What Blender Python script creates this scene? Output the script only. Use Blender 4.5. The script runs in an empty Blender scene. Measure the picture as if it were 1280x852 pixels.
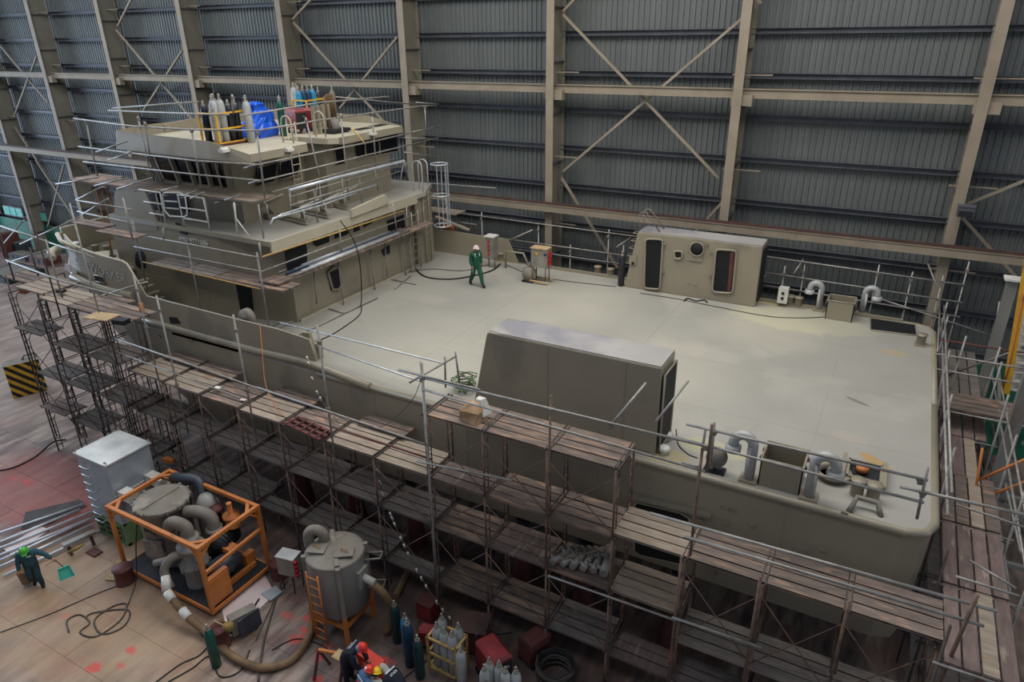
import bpy, bmesh, math, random
from mathutils import Vector, Matrix, Euler
random.seed(7)
D2 = bpy.data; COL = bpy.context.scene.collection
# ------------------------------------------------------------------ camera
H = 15.6; FPX = 873.74
YAW, PIT, ROL = math.radians(29.0725), math.radians(23.7858), math.radians(-0.7766)
cf = Vector((-math.sin(YAW)*math.cos(PIT), math.cos(YAW)*math.cos(PIT), -math.sin(PIT)))
cr = Vector((math.cos(YAW), math.sin(YAW), 0)); cu = cr.cross(cf)
cr2 = cr*math.cos(ROL) + cu*math.sin(ROL); cu2 = cr2.cross(cf)
CAMP = Vector((0, 0, H))
cam = D2.cameras.new('camera'); cam.sensor_width = 36; cam.lens = FPX/1280*36; cam.clip_end = 400
camo = D2.objects.new('camera', cam); COL.objects.link(camo)
camo.matrix_world = Matrix(((cr2.x, cu2.x, -cf.x, 0), (cr2.y, cu2.y, -cf.y, 0), (cr2.z, cu2.z, -cf.z, H), (0, 0, 0, 1)))
bpy.context.scene.camera = camo
# ------------------------------------------------------------------ world, lamps, exposure
sc = bpy.context.scene
sc.view_settings.view_transform = 'Standard'; sc.view_settings.look = 'None'
sc.view_settings.gamma = 1; sc.view_settings.exposure = 0.12; sc.view_settings.use_curve_mapping = False
w = D2.worlds.new('world'); sc.world = w; w.use_nodes = True
w.node_tree.nodes['Background'].inputs[0].default_value = (0.60, 0.72, 0.95, 1)
w.node_tree.nodes['Background'].inputs[1].default_value = 0.22
def area(name, loc, rot, sx, sy, power, col):
    l = D2.lights.new(name, 'AREA'); l.shape = 'RECTANGLE'; l.size = sx; l.size_y = sy; l.energy = power; l.color = col
    o = D2.objects.new(name, l); COL.objects.link(o); o.location = loc; o.rotation_euler = rot
    o['kind'] = 'structure'
    return o
# roof light strips of the hall (above the frame) and the open doorway at its far end
area('roof_light', (-8, 19, 24), (0, 0, 0), 26, 10, 3700, (1.0, 0.97, 0.93))
area('roof_light', (-40, 18, 24), (0, 0, 0), 26, 12, 3600, (0.86, 0.93, 1.0))
area('roof_light', (-16, 3, 24), (0, 0, 0), 40, 6, 1200, (0.95, 0.97, 1.0))
area('hall_end_light', (-85, 8, 9), (0, math.radians(-90), 0), 16, 26, 16000, (0.6, 0.76, 1.0))
area('hall_end_light', (30, 6, 9), (0, math.radians(90), 0), 14, 22, 900, (0.8, 0.9, 1.0))  # added bluish fill behind the camera for right-facing faces; no known doorway here
def spot(loc, tgt, power, ang, col=(1, .9, .62)):
    l = D2.lights.new('flood_lamp', 'SPOT'); l.energy = power; l.spot_size = math.radians(ang); l.spot_blend = 1; l.color = col; l.shadow_soft_size = .4
    o = D2.objects.new('flood_lamp', l); COL.objects.link(o); o.location = loc
    o.rotation_euler = (Vector(tgt)-Vector(loc)).to_track_quat('-Z', 'Y').to_euler(); o['kind'] = 'structure'
spot((-2, 22, 17), (-3.2, 24.2, 5.9), 1500, 26)
spot((-9, 20, 17), (-10.5, 23.5, 5.9), 1500, 34)
spot((-5, 16, 18), (-6, 19.5, 5.9), 1500, 34)
spot((-12, 14, 18), (-12, 17.5, 5.9), 1500, 34)
# ------------------------------------------------------------------ helpers
def ray(px, py):
    return cr2*((px-640)/FPX) + cu2*(-(py-426)/FPX) + cf
def at(px, py, ax, v):
    d = ray(px, py); i = 'XYZ'.index(ax)
    t = (v-CAMP[i])/d[i]
    return CAMP + d*t
def atZ(px, py, z): return at(px, py, 'Z', z)
def atY(px, py, y): return at(px, py, 'Y', y)
def atX(px, py, x): return at(px, py, 'X', x)
def lin(r, g, b):
    return tuple(((c/255/12.92) if c/255 <= .04045 else ((c/255+.055)/1.055)**2.4) for c in (r, g, b))
MATS = {}
def mat(name, c1, c2=None, rough=.6, metal=0, scale=3, bump=.0, detail=6, wear=None, thr=.55, stretch=(1, 1, 1), spec=.5, soft=.2):
    """noise-mixed paint; wear = third colour in patches above thr"""
    if name in MATS: return MATS[name]
    m = D2.materials.new(name); m.use_nodes = True; nt = m.node_tree; N = nt.nodes; L = nt.links
    b = N['Principled BSDF']; b.inputs['Roughness'].default_value = rough; b.inputs['Metallic'].default_value = metal
    b.inputs['Specular IOR Level'].default_value = spec
    c1 = lin(*c1); c2 = lin(*c2) if c2 else tuple(x*.8 for x in c1)
    tc = N.new('ShaderNodeTexCoord'); mp = N.new('ShaderNodeMapping'); mp.inputs['Scale'].default_value = stretch
    geo = N.new('ShaderNodeNewGeometry')
    L.new(geo.outputs['Position'], mp.inputs['Vector'])
    n = N.new('ShaderNodeTexNoise'); n.inputs['Scale'].default_value = scale; n.inputs['Detail'].default_value = detail
    L.new(mp.outputs[0], n.inputs['Vector'])
    r = N.new('ShaderNodeValToRGB'); r.color_ramp.elements[0].position = .5-soft; r.color_ramp.elements[1].position = .5+soft
    r.color_ramp.elements[0].color = (*c2, 1); r.color_ramp.elements[1].color = (*c1, 1)
    L.new(n.outputs[0], r.inputs[0]); out = r.outputs[0]
    if wear:
        n2 = N.new('ShaderNodeTexNoise'); n2.inputs['Scale'].default_value = scale*.6; n2.inputs['Detail'].default_value = 8
        mp2 = N.new('ShaderNodeMapping'); mp2.inputs['Location'].default_value = (13, 7, 5); L.new(mp.outputs[0], mp2.inputs['Vector']); L.new(mp2.outputs[0], n2.inputs['Vector'])
        r2 = N.new('ShaderNodeValToRGB'); r2.color_ramp.elements[0].position = thr; r2.color_ramp.elements[1].position = thr+.08
        L.new(n2.outputs[0], r2.inputs[0]); mx = N.new('ShaderNodeMixRGB'); mx.inputs[2].default_value = (*lin(*wear), 1)
        L.new(r2.outputs[0], mx.inputs[0]); L.new(out, mx.inputs[1]); out = mx.outputs[0]
    L.new(out, b.inputs['Base Color'])
    if bump:
        bp = N.new('ShaderNodeBump'); bp.inputs['Strength'].default_value = bump; bp.inputs['Distance'].default_value = .02
        L.new(n.outputs[0], bp.inputs['Height']); L.new(bp.outputs[0], b.inputs['Normal'])
    MATS[name] = m; return m
def per_object(m, amt):
    """brightness jitter by object for piece-by-piece surfaces"""
    nt = m.node_tree; N = nt.nodes; L = nt.links; b = N['Principled BSDF']; s = b.inputs['Base Color'].links[0].from_socket
    oi = N.new('ShaderNodeObjectInfo'); mr = N.new('ShaderNodeMapRange'); mr.inputs['To Min'].default_value = 1-amt; mr.inputs['To Max'].default_value = 1+amt
    hs = N.new('ShaderNodeHueSaturation'); L.new(oi.outputs['Random'], mr.inputs[0]); L.new(mr.outputs[0], hs.inputs['Value']); L.new(s, hs.inputs['Color']); L.new(hs.outputs[0], b.inputs['Base Color'])
    return m
M = {}
M['ship'] = mat('ship_primer', (151, 142, 121), (142, 133, 114), .36, 0, .8, .03, wear=(130, 122, 107), thr=.6)
M['shipdeck'] = mat('deck_primer', (162, 159, 149), (154, 151, 141), .55, 0, .55, .05, wear=(167, 163, 152), thr=.56)
M['shiptop'] = mat('roof_primer', (166, 162, 156), (152, 148, 144), .6, 0, .6, .03, wear=(132, 130, 133), thr=.54)
M['cream'] = mat('cream_primer', (186, 177, 154), (174, 166, 144), .55, 0, 1, .02)
M['weld'] = mat('weld_bead', (190, 190, 184), (160, 160, 155), .4, .4, 5)
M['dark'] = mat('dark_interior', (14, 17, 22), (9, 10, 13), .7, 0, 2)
M['glass'] = mat('dark_tinted_glass', (10, 14, 26), (8, 11, 20), .12, 0, 1)  # near-black glossy window panes
M['galv'] = mat('galvanised_tube', (162, 158, 150), (126, 122, 116), .45, .25, 4, 0)
M['galvnew'] = mat('bright_galvanised', (214, 217, 220), (180, 186, 192), .35, .35, 3, 0)
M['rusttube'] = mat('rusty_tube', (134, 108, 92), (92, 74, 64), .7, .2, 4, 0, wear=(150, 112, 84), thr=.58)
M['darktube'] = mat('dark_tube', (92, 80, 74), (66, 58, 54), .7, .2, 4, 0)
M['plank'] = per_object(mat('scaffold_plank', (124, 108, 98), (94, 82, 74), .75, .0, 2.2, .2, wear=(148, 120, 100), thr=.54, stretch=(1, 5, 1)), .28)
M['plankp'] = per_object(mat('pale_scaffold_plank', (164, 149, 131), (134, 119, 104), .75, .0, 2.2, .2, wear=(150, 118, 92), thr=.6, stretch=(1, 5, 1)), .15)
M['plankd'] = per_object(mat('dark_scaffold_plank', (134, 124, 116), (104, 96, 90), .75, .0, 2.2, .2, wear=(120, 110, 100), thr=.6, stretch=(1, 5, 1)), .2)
M['plankr'] = per_object(mat('red_brown_plank', (130, 110, 102), (104, 88, 82), .75, .0, 2.2, .2, wear=(152, 138, 124), thr=.6, stretch=(5, 1, 1)), .2)
M['cladding'] = mat('wall_cladding', (108, 111, 108), (96, 100, 98), .5, .1, .5, 0, stretch=(3, 1, .3))
M['girt'] = mat('girt_steel', (92, 93, 98), (76, 77, 82), .6, .1, 2)
M['column'] = mat('column_paint', (150, 138, 118), (134, 122, 104), .75, 0, 1.2, .05, wear=(112, 88, 70), thr=.66)
M['web'] = mat('column_web', (132, 126, 110), (112, 106, 92), .75, 0, .8, .03)
M['rail'] = mat('crane_rail_rust', (88, 62, 54), (66, 48, 44), .8, 0, 2)
M['green'] = mat('green_wall', (38, 110, 84), (24, 84, 64), .6, 0, .8, wear=(18, 58, 48), thr=.6)
M['orange'] = mat('orange_paint', (198, 122, 58), (174, 100, 46), .55, 0, 2, .02, wear=(120, 66, 36), thr=.66)
M['yellow'] = mat('yellow_paint', (226, 176, 46), (200, 150, 40), .5, 0, 3, wear=(150, 110, 50), thr=.66)
M['ltyellow'] = mat('faded_yellow', (200, 168, 104), (170, 136, 80), .6, 0, 4)
M['steelgrey'] = mat('dusty_grey', (132, 126, 116), (112, 104, 92), .7, 0, 2, .05, wear=(150, 140, 124), thr=.6)
M['tankgrey'] = mat('tank_grey', (148, 148, 142), (128, 126, 120), .5, .1, 1.5, .03, wear=(118, 104, 88), thr=.62, stretch=(1, 1, .4))
M['pipegrey'] = mat('pipe_grey', (178, 178, 174), (156, 156, 152), .45, .1, 2)
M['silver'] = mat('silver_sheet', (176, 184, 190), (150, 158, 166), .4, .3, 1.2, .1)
M['silvertop'] = mat('silver_top_sheet', (226, 226, 220), (186, 190, 190), .35, .25, 1.5, .5)  # lighter copy of the silver sheet, the top's highlight put into its colour
M['palegreen'] = mat('pale_green', (118, 146, 100), (96, 122, 82), .6, 0, 2)
M['blacksteel'] = mat('black_machine', (44, 46, 50), (30, 32, 36), .5, .2, 3)
M['motor'] = mat('motor_grey', (76, 80, 88), (56, 58, 66), .45, .2, 3)
M['hose'] = mat('brown_hose', (136, 108, 76), (100, 78, 56), .7, 0, 3, .1)
M['cable'] = mat('cable_rubber', (34, 32, 32), (24, 22, 22), .6)
M['cablegrey'] = mat('cable_grey', (88, 80, 72), (64, 58, 52), .7)
M['cylwhite'] = mat('cylinder_pale_grey', (176, 180, 178), (150, 152, 150), .45, 0, 4, wear=(120, 112, 104), thr=.64)
M['cylgreen'] = mat('cylinder_green', (12, 84, 72), (8, 62, 54), .4, 0, 4)
M['cylteal'] = mat('cylinder_dark_green', (16, 66, 62), (10, 46, 46), .4, 0, 4)
M['cylblue'] = mat('cylinder_blue', (26, 66, 96), (18, 48, 74), .4, 0, 4)
M['cylcyan'] = mat('cylinder_cyan', (44, 150, 190), (34, 120, 158), .4, 0, 4)
M['cylblack'] = mat('cylinder_black', (40, 42, 48), (28, 28, 32), .4, 0, 4)
M['cylnavy'] = mat('cylinder_navy', (22, 30, 52), (16, 20, 36), .4)
M['brass'] = mat('valve_metal', (190, 186, 170), (150, 142, 120), .35, .7, 6)
M['red'] = mat('red_machine', (150, 50, 54), (120, 42, 46), .45, 0, 3, wear=(90, 40, 40), thr=.66)
M['dkred'] = mat('dark_red_steel', (104, 54, 48), (78, 42, 38), .7, 0, 3)
M['redplast'] = mat('red_plastic', (196, 30, 40), (160, 24, 34), .5)
M['tarp'] = mat('blue_tarpaulin', (30, 96, 214), (18, 70, 176), .35, 0, 2, .6)
M['white'] = mat('white_paint', (226, 224, 214), (200, 196, 184), .5, 0, 3)
M['sheet'] = mat('white_sheet', (222, 210, 208), (206, 178, 176), .7, 0, 1.2)
M['wood'] = mat('raw_timber', (196, 172, 132), (160, 132, 94), .8, 0, 3, .1, stretch=(1, 6, 1))
M['darkmat'] = mat('dark_rubber_mat', (88, 84, 82), (66, 62, 60), .8, 0, 1.5)
M['cardboard'] = mat('torn_cardboard', (190, 158, 120), (160, 128, 94), .8, 0, 3, .3)
M['boxgrey'] = mat('control_box_grey', (150, 146, 134), (124, 120, 110), .5, .1, 3)
M['black'] = mat('black_paint', (24, 24, 26), (18, 18, 20), .5)
M['teal'] = mat('turquoise_plastic', (70, 186, 160), (50, 160, 138), .5)
M['skin'] = mat('skin', (178, 128, 98), (160, 108, 80), .6)
M['coverall'] = mat('green_coverall', (30, 92, 68), (22, 72, 54), .85, 0, 6, .2)
M['teal_cloth'] = mat('teal_coverall', (46, 92, 100), (34, 72, 82), .85, 0, 6, .2)
M['teal_trous'] = mat('dark_teal_trousers', (44, 72, 78), (30, 54, 60), .85, 0, 6, .2)
M['navy'] = mat('navy_coverall', (22, 28, 46), (14, 18, 32), .85, 0, 6, .2)
M['denim'] = mat('faded_blue_shirt', (70, 104, 140), (52, 82, 116), .85, 0, 6, .2)
M['cowl'] = mat('pale_cloth', (178, 176, 166), (150, 150, 140), .9, 0, 6, .2)
M['bluecowl'] = mat('pale_blue_cloth', (128, 156, 190), (104, 132, 168), .9, 0, 6, .2)
M['boot'] = mat('work_boot', (38, 32, 28), (26, 22, 20), .7)
M['helm_green'] = mat('green_helmet', (86, 186, 62), (74, 168, 54), .3)
M['helm_red'] = mat('red_helmet', (224, 62, 44), (206, 50, 36), .3)
M['helm_yellow'] = mat('yellow_helmet', (240, 200, 40), (224, 180, 30), .3)
M['helm_white'] = mat('white_helmet', (226, 206, 204), (206, 186, 184), .3)
M['reflect'] = mat('reflective_tape', (206, 210, 212), (180, 184, 188), .3)
M['brush'] = mat('broom_bristle', (156, 130, 72), (120, 98, 50), .9, 0, 8, .4)
def floor_mat():
    m = mat('shop_floor', (172, 152, 138), (84, 74, 70), .55, 0, 1.7, .1, detail=14, soft=.13, stretch=(1.7, .35, 1), wear=(116, 96, 86), thr=.53)
    nt = m.node_tree; N = nt.nodes; L = nt.links; b = N['Principled BSDF']; s = b.inputs['Base Color'].links[0].from_socket
    geo = [n for n in N if n.type == 'NEW_GEOMETRY'][0]
    def patch(s, center, radx, rady, col, amt, nscale=2.0, thr=(.42, .6), seed=0):
        mp = N.new('ShaderNodeMapping'); mp.vector_type = 'TEXTURE'; mp.inputs['Location'].default_value = (center[0], center[1], 0); mp.inputs['Scale'].default_value = (radx, rady, 1e3)
        L.new(geo.outputs['Position'], mp.inputs['Vector'])
        g = N.new('ShaderNodeTexGradient'); g.gradient_type = 'SPHERICAL'; L.new(mp.outputs[0], g.inputs[0])
        n = N.new('ShaderNodeTexNoise'); n.inputs['Scale'].default_value = nscale; n.inputs['Detail'].default_value = 6; n.noise_dimensions = '4D'; n.inputs['W'].default_value = seed
        L.new(geo.outputs['Position'], n.inputs['Vector'])
        mu = N.new('ShaderNodeMath'); mu.operation = 'MULTIPLY_ADD'; L.new(n.outputs[0], mu.inputs[0]); mu.inputs[1].default_value = 2.2 if nscale > 3 else .7; L.new(g.outputs[0], mu.inputs[2])
        r = N.new('ShaderNodeMapRange'); r.inputs['From Min'].default_value = thr[0]; r.inputs['From Max'].default_value = thr[1]; r.inputs['To Max'].default_value = amt; L.new(mu.outputs[0], r.inputs[0])
        mx = N.new('ShaderNodeMixRGB'); mx.inputs[2].default_value = (*lin(*col), 1); L.new(r.outputs[0], mx.inputs[0]); L.new(s, mx.inputs[1])
        return mx.outputs[0]
    s = patch(s, atZ(120, 760, 0), 7, 4, (168, 136, 98), .75, .8, (.5, .9), 1)
    s = patch(s, atZ(60, 610, 0), 4.5, 2.6, (150, 72, 62), .85, .9, (.35, .75), 2)
    s = patch(s, atZ(42, 430, 0), 14, 9, (168, 150, 138), .5, .6, (.3, .7), 21)
    s = patch(s, atZ(330, 640, 0), 8, 3, (92, 70, 62), .7, .9, (.35, .8), 22)
    s = patch(s, atZ(560, 780, 0), 7, 4, (72, 58, 54), .75, .9, (.35, .8), 23)
    for i, (px, py, rx, ry, a) in enumerate([(120, 833, .6, .35, .9), (150, 832, .3, .25, .85), (164, 812, .35, .3, .9), (35, 603, .6, .35, .7), (15, 597, .5, .3, .5), (390, 775, .5, .3, .8), (368, 800, .45, .35, .75), (383, 790, .5, .4, .9), (398, 820, .35, .3, .8), (412, 805, .4, .3, .6), (360, 770, .5, .3, .5), (85, 768, .35, .25, .3), (395, 848, .4, .3, .7), (480, 825, .5, .3, .7)]):
        s = patch(s, atZ(px, py, 0), rx, ry, (206, 62, 50), a*.9, 3.5, (1.5, 1.9), 30+i)
    for i, (px, py, rx, ry) in enumerate([(464, 800, .35, .25), (300, 790, 1.0, .6), (330, 740, .8, .5)]):
        s = patch(s, atZ(px, py, 0), rx, ry, (84, 66, 48), .6, 2.5, (.5, .8), 50+i)
    L.new(s, b.inputs['Base Color'])
    n = N.new('ShaderNodeTexNoise'); n.inputs['Scale'].default_value = .6; n.inputs['Detail'].default_value = 8; L.new(geo.outputs['Position'], n.inputs['Vector'])
    r = N.new('ShaderNodeMapRange'); r.inputs['To Min'].default_value = .35; r.inputs['To Max'].default_value = .8; L.new(n.outputs[0], r.inputs[0]); L.new(r.outputs[0], b.inputs['Roughness'])
    return m
M['floor'] = floor_mat()
def deck_stain_glow():
    m = M['shipdeck']; nt = m.node_tree; N = nt.nodes; L = nt.links; b = N['Principled BSDF']; s = b.inputs['Base Color'].links[0].from_socket
    geo = [n for n in N if n.type == 'NEW_GEOMETRY'][0]
    for i, (px, py, rx, ry, rot, col, a) in enumerate([(1093, 576, .55, .2, -.6, (176, 138, 76), .8), (1118, 441, .5, .35, 0, (184, 160, 116), .5), (1062, 546, .55, .35, 0, (176, 162, 146), .4), (1073, 502, .45, .1, -.5, (110, 106, 94), .7), (965, 375, 1.3, .7, 0, (198, 184, 120), .6), (835, 570, .7, .5, 0, (176, 158, 96), .5), (690, 440, 3, 1.4, 0, (184, 180, 148), .5), (1000, 400, 3, 1.5, 0, (186, 182, 152), .5), (890, 560, 1.2, .5, 0, (190, 184, 140), .5)]):  # stains, plus wide yellowish patches that paint floodlight pools into the deck colour
        c = atZ(px, py, 5.9); mp = N.new('ShaderNodeMapping'); mp.vector_type = 'TEXTURE'
        mp.inputs['Location'].default_value = (c.x, c.y, 5.9); mp.inputs['Scale'].default_value = (rx, ry, .3); mp.inputs['Rotation'].default_value = (0, 0, rot)
        L.new(geo.outputs['Position'], mp.inputs['Vector']); g = N.new('ShaderNodeTexGradient'); g.gradient_type = 'SPHERICAL'; L.new(mp.outputs[0], g.inputs[0])
        n = N.new('ShaderNodeTexNoise'); n.inputs['Scale'].default_value = 2.5; n.noise_dimensions = '4D'; n.inputs['W'].default_value = i; L.new(geo.outputs['Position'], n.inputs['Vector'])
        mu = N.new('ShaderNodeMath'); mu.operation = 'MULTIPLY_ADD'; L.new(n.outputs[0], mu.inputs[0]); mu.inputs[1].default_value = .6; L.new(g.outputs[0], mu.inputs[2])
        r = N.new('ShaderNodeMapRange'); r.inputs['From Min'].default_value = .42; r.inputs['From Max'].default_value = .6; r.inputs['To Max'].default_value = a; L.new(mu.outputs[0], r.inputs[0])
        mx = N.new('ShaderNodeMixRGB'); mx.inputs[2].default_value = (*lin(*col), 1); L.new(r.outputs[0], mx.inputs[0]); L.new(s, mx.inputs[1]); s = mx.outputs[0]
    L.new(s, b.inputs['Base Color'])
deck_stain_glow()

# ------------------------------------------------------------------ mesh building
WM = {}
class MB:
    def __init__(s): s.v = []; s.f = []; s.mi = []; s.smooth = []
    def add(s, vs, fs, mi=0, sm=False):
        o = len(s.v); s.v += [tuple(v) for v in vs]; s.f += [tuple(i+o for i in f) for f in fs]; s.mi += [mi]*len(fs); s.smooth += [sm]*len(fs); return s
    def box(s, c, d, rz=0, mi=0, mat4=None):
        c = Vector(c); x, y, z = d[0]/2, d[1]/2, d[2]/2
        vs = [Vector((a, b, e)) for a in (-x, x) for b in (-y, y) for e in (-z, z)]
        if mat4: vs = [c + mat4 @ v for v in vs]
        else:
            cc, ss = math.cos(rz), math.sin(rz); vs = [c+Vector((v.x*cc-v.y*ss, v.x*ss+v.y*cc, v.z)) for v in vs]
        return s.add(vs, [(0, 1, 3, 2), (4, 6, 7, 5), (0, 4, 5, 1), (2, 3, 7, 6), (0, 2, 6, 4), (1, 5, 7, 3)], mi)
    def beam(s, a, b, wd, ht, mi=0, up=(0, 0, 1)):
        a = Vector(a); b = Vector(b); d = (b-a); L_ = d.length; d.normalize(); u = Vector(up)
        if abs(d.dot(u)) > .98: u = Vector((1, 0, 0))
        sd = d.cross(u).normalized(); u = sd.cross(d)
        vs = [p + sd*(i*wd/2) + u*(j*ht/2) for p in (a, b) for i, j in ((-1, -1), (1, -1), (1, 1), (-1, 1))]
        return s.add(vs, [(0, 1, 2, 3), (7, 6, 5, 4), (0, 4, 5, 1), (1, 5, 6, 2), (2, 6, 7, 3), (3, 7, 4, 0)], mi)
    def tube(s, a, b, r, n=6, r2=None, mi=0): return s.poly([a, b], r if r2 is None else [r, r2], n, mi)
    def poly(s, pts, r, n=6, mi=0, closed=False, cap=True):
        pts = [Vector(p) for p in pts]; m = len(pts); rs = r if isinstance(r, (list, tuple)) else [r]*m
        o = len(s.v); up = None
        for i, p in enumerate(pts):
            if closed: t = pts[(i+1) % m]-pts[i-1]
            else: t = pts[min(i+1, m-1)]-pts[max(i-1, 0)]
            if t.length < 1e-9: t = Vector((0, 0, 1))
            t.normalize()
            if up is None:
                up = Vector((0, 0, 1)) if abs(t.z) < .9 else Vector((1, 0, 0))
            sd = t.cross(up)
            if sd.length < 1e-6: sd = t.orthogonal()
            sd.normalize(); up = sd.cross(t)
            for k in range(n):
                a = 2*math.pi*k/n; s.v.append(tuple(p + sd*(rs[i]*math.cos(a)) + up*(rs[i]*math.sin(a))))
        for i in range(m if closed else m-1):
            j = (i+1) % m
            for k in range(n):
                k2 = (k+1) % n; s.f.append((o+i*n+k, o+i*n+k2, o+j*n+k2, o+j*n+k)); s.mi.append(mi); s.smooth.append(True)
        if not closed and cap:
            s.f.append(tuple(o+k for k in range(n))[::-1]); s.f.append(tuple(o+(m-1)*n+k for k in range(n))); s.mi += [mi]*2; s.smooth += [False]*2
        return s
    def lathe(s, c, prof, n=16, mi=0, mat3=None):
        """prof [(r,z)...] around z through c"""
        c = Vector(c); vs = []; fs = []
        for r, z in prof:
            for k in range(n):
                a = 2*math.pi*k/n; v = Vector((r*math.cos(a), r*math.sin(a), z)); vs.append(c + (mat3 @ v if mat3 else v))
        for i in range(len(prof)-1):
            for k in range(n):
                k2 = (k+1) % n; fs.append((i*n+k, i*n+k2, (i+1)*n+k2, (i+1)*n+k))
        s.add(vs, fs, mi, True)
        if prof[0][0] > 1e-4: s.add(vs[:n], [tuple(range(n))[::-1]], mi)
        if prof[-1][0] > 1e-4: s.add(vs[-n:], [tuple(range(n))], mi)
        return s
    def prism(s, pts, z0, z1, mi=0):
        n = len(pts); vs = [(p[0], p[1], z0) for p in pts] + [(p[0], p[1], z1) for p in pts]
        area_ = sum(pts[i][0]*pts[(i+1) % n][1]-pts[(i+1) % n][0]*pts[i][1] for i in range(n))
        fs = [tuple(range(n))[::-1], tuple(range(n, 2*n))] + [(i, (i+1) % n, n+(i+1) % n, n+i) for i in range(n)]
        if area_ < 0: fs = [f[::-1] for f in fs]
        return s.add(vs, fs, mi)
    def loft(s, rings, cap0=True, cap1=True, mi=0, closed=True, sm=False):
        n = len(rings[0]); vs = [p for r in rings for p in r]; fs = []
        for i in range(len(rings)-1):
            for k in range(n if closed else n-1):
                k2 = (k+1) % n; fs.append((i*n+k, i*n+k2, (i+1)*n+k2, (i+1)*n+k))
        s.add(vs, fs, mi, sm)
        if cap0: s.add(rings[0], [tuple(range(n))[::-1]], mi)
        if cap1: s.add(rings[-1], [tuple(range(n))], mi)
        return s
    def ext(s, pts, off, mi=0):
        """polygon of 3D points extruded by the vector off"""
        off = Vector(off); n = len(pts); a = [Vector(p) for p in pts]; vs = a + [p+off for p in a]
        return s.add(vs, [tuple(range(n))[::-1], tuple(range(n, 2*n))] + [(i, (i+1) % n, n+(i+1) % n, n+i) for i in range(n)], mi)
    def mesh(s, name, m, bevel=0):
        me = D2.meshes.new(name); me.from_pydata(s.v, [], s.f)
        for x in (m if isinstance(m, (list, tuple)) else [m]): me.materials.append(M[x] if isinstance(x, str) else x)
        me.polygons.foreach_set('material_index', s.mi); me.polygons.foreach_set('use_smooth', s.smooth)
        bm = bmesh.new(); bm.from_mesh(me); bmesh.ops.recalc_face_normals(bm, faces=bm.faces); bm.to_mesh(me); bm.free()
        me.update(); return me
    def build(s, name, m, parent=None, label=None, kind=None, mw=None, bevel=0):
        return link(name, s.mesh(name, m), parent, label, kind, mw, bevel)
def link(name, me, parent=None, label=None, kind=None, mw=None, bevel=0):
    o = D2.objects.new(name, me); COL.objects.link(o); mw = mw or Matrix.Identity(4)
    WM[o] = mw.copy()
    if parent: o.parent = parent; o.matrix_parent_inverse = WM[parent].inverted()
    o.matrix_basis = mw
    if label: o['label'] = label
    if kind: o['kind'] = kind
    if bevel:
        b = o.modifiers.new('bevel', 'BEVEL'); b.width = bevel; b.segments = 2; b.limit_method = 'ANGLE'
    return o
def thing(name, label, cat, loc=(0, 0, 0), group=None):
    o = D2.objects.new(name, None); COL.objects.link(o); mw = Matrix.Translation(Vector(loc)); WM[o] = mw
    o.matrix_basis = mw; o.empty_display_size = .2; o['label'] = label; o['category'] = cat
    if group: o['group'] = group
    return o
def tag(o, label, cat, group=None):
    o['label'] = label; o['category'] = cat
    if group: o['group'] = group
    return o
def single(mb, name, m, label, cat, group=None, base=None, bevel=0):
    if base is None:
        xs = [v[0] for v in mb.v]; ys = [v[1] for v in mb.v]; base = ((min(xs)+max(xs))/2, (min(ys)+max(ys))/2, min(v[2] for v in mb.v))
    mb.v = [(v[0]-base[0], v[1]-base[1], v[2]-base[2]) for v in mb.v]
    return tag(mb.build(name, m, mw=Matrix.Translation(Vector(base)), bevel=bevel), label, cat, group)
class Proto:
    """a kind of thing: shared part meshes, placed many times"""
    def __init__(s): s.parts = []
    def part(s, name, mb, m, sub=None, label=None): s.parts.append((name, mb.mesh(name, m), sub, label)); return len(s.parts)-1
    def place(s, name, mw, label, cat, group=None, mats=None):
        e = D2.objects.new(name, None); COL.objects.link(e); e.matrix_basis = mw; WM[e] = mw; e['label'] = label; e['category'] = cat; e.empty_display_size = .1
        if group: e['group'] = group
        made = []
        for i, (n, me, sub, lb) in enumerate(s.parts):
            if mats and i in mats:
                k = me.name+'_'+mats[i]
                me2 = D2.meshes.get(k)
                if not me2: me2 = me.copy(); me2.name = k; me2.materials[0] = M[mats[i]]
                me = me2
            o = D2.objects.new(n, me); COL.objects.link(o); o.parent = e if sub is None else made[sub]; WM[o] = mw
            if lb: o['label'] = lb
            made.append(o)
        return e
def TR(x, y, z, rz=0, rx=0, ry=0): return Matrix.Translation((x, y, z)) @ Euler((rx, ry, rz)).to_matrix().to_4x4()
def arc(c, r, a0, a1, n, ax='xz'):
    out = []
    for i in range(n+1):
        a = math.radians(a0+(a1-a0)*i/n); u, v = r*math.cos(a), r*math.sin(a)
        out.append(Vector(c)+(Vector((u, 0, v)) if ax == 'xz' else Vector((0, u, v)) if ax == 'yz' else Vector((u, v, 0))))
    return out
# ------------------------------------------------------------------ SETTING
fl = MB().box((-34, 10, -.06), (130, 70, .1)).build('floor', 'floor', kind='structure')
pm = MB().box((0, 0, 0), (5.975, 1.475, .012)).mesh('floor_plate', 'floor')
for i in range(9):
    for j in range(8):
        link('floor_plate', pm, fl, mw=TR(-47+i*6+(j % 2)*2.2, 2.6+j*1.5, -.006+random.uniform(-.0015, .0015)))
def wallroot(name, loc):
    e = D2.objects.new(name, None); COL.objects.link(e); WM[e] = Matrix.Translation(Vector(loc)); e.matrix_basis = WM[e]; e['kind'] = 'structure'; return e
wall = wallroot('wall_back', (-34, 30, 0))
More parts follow.
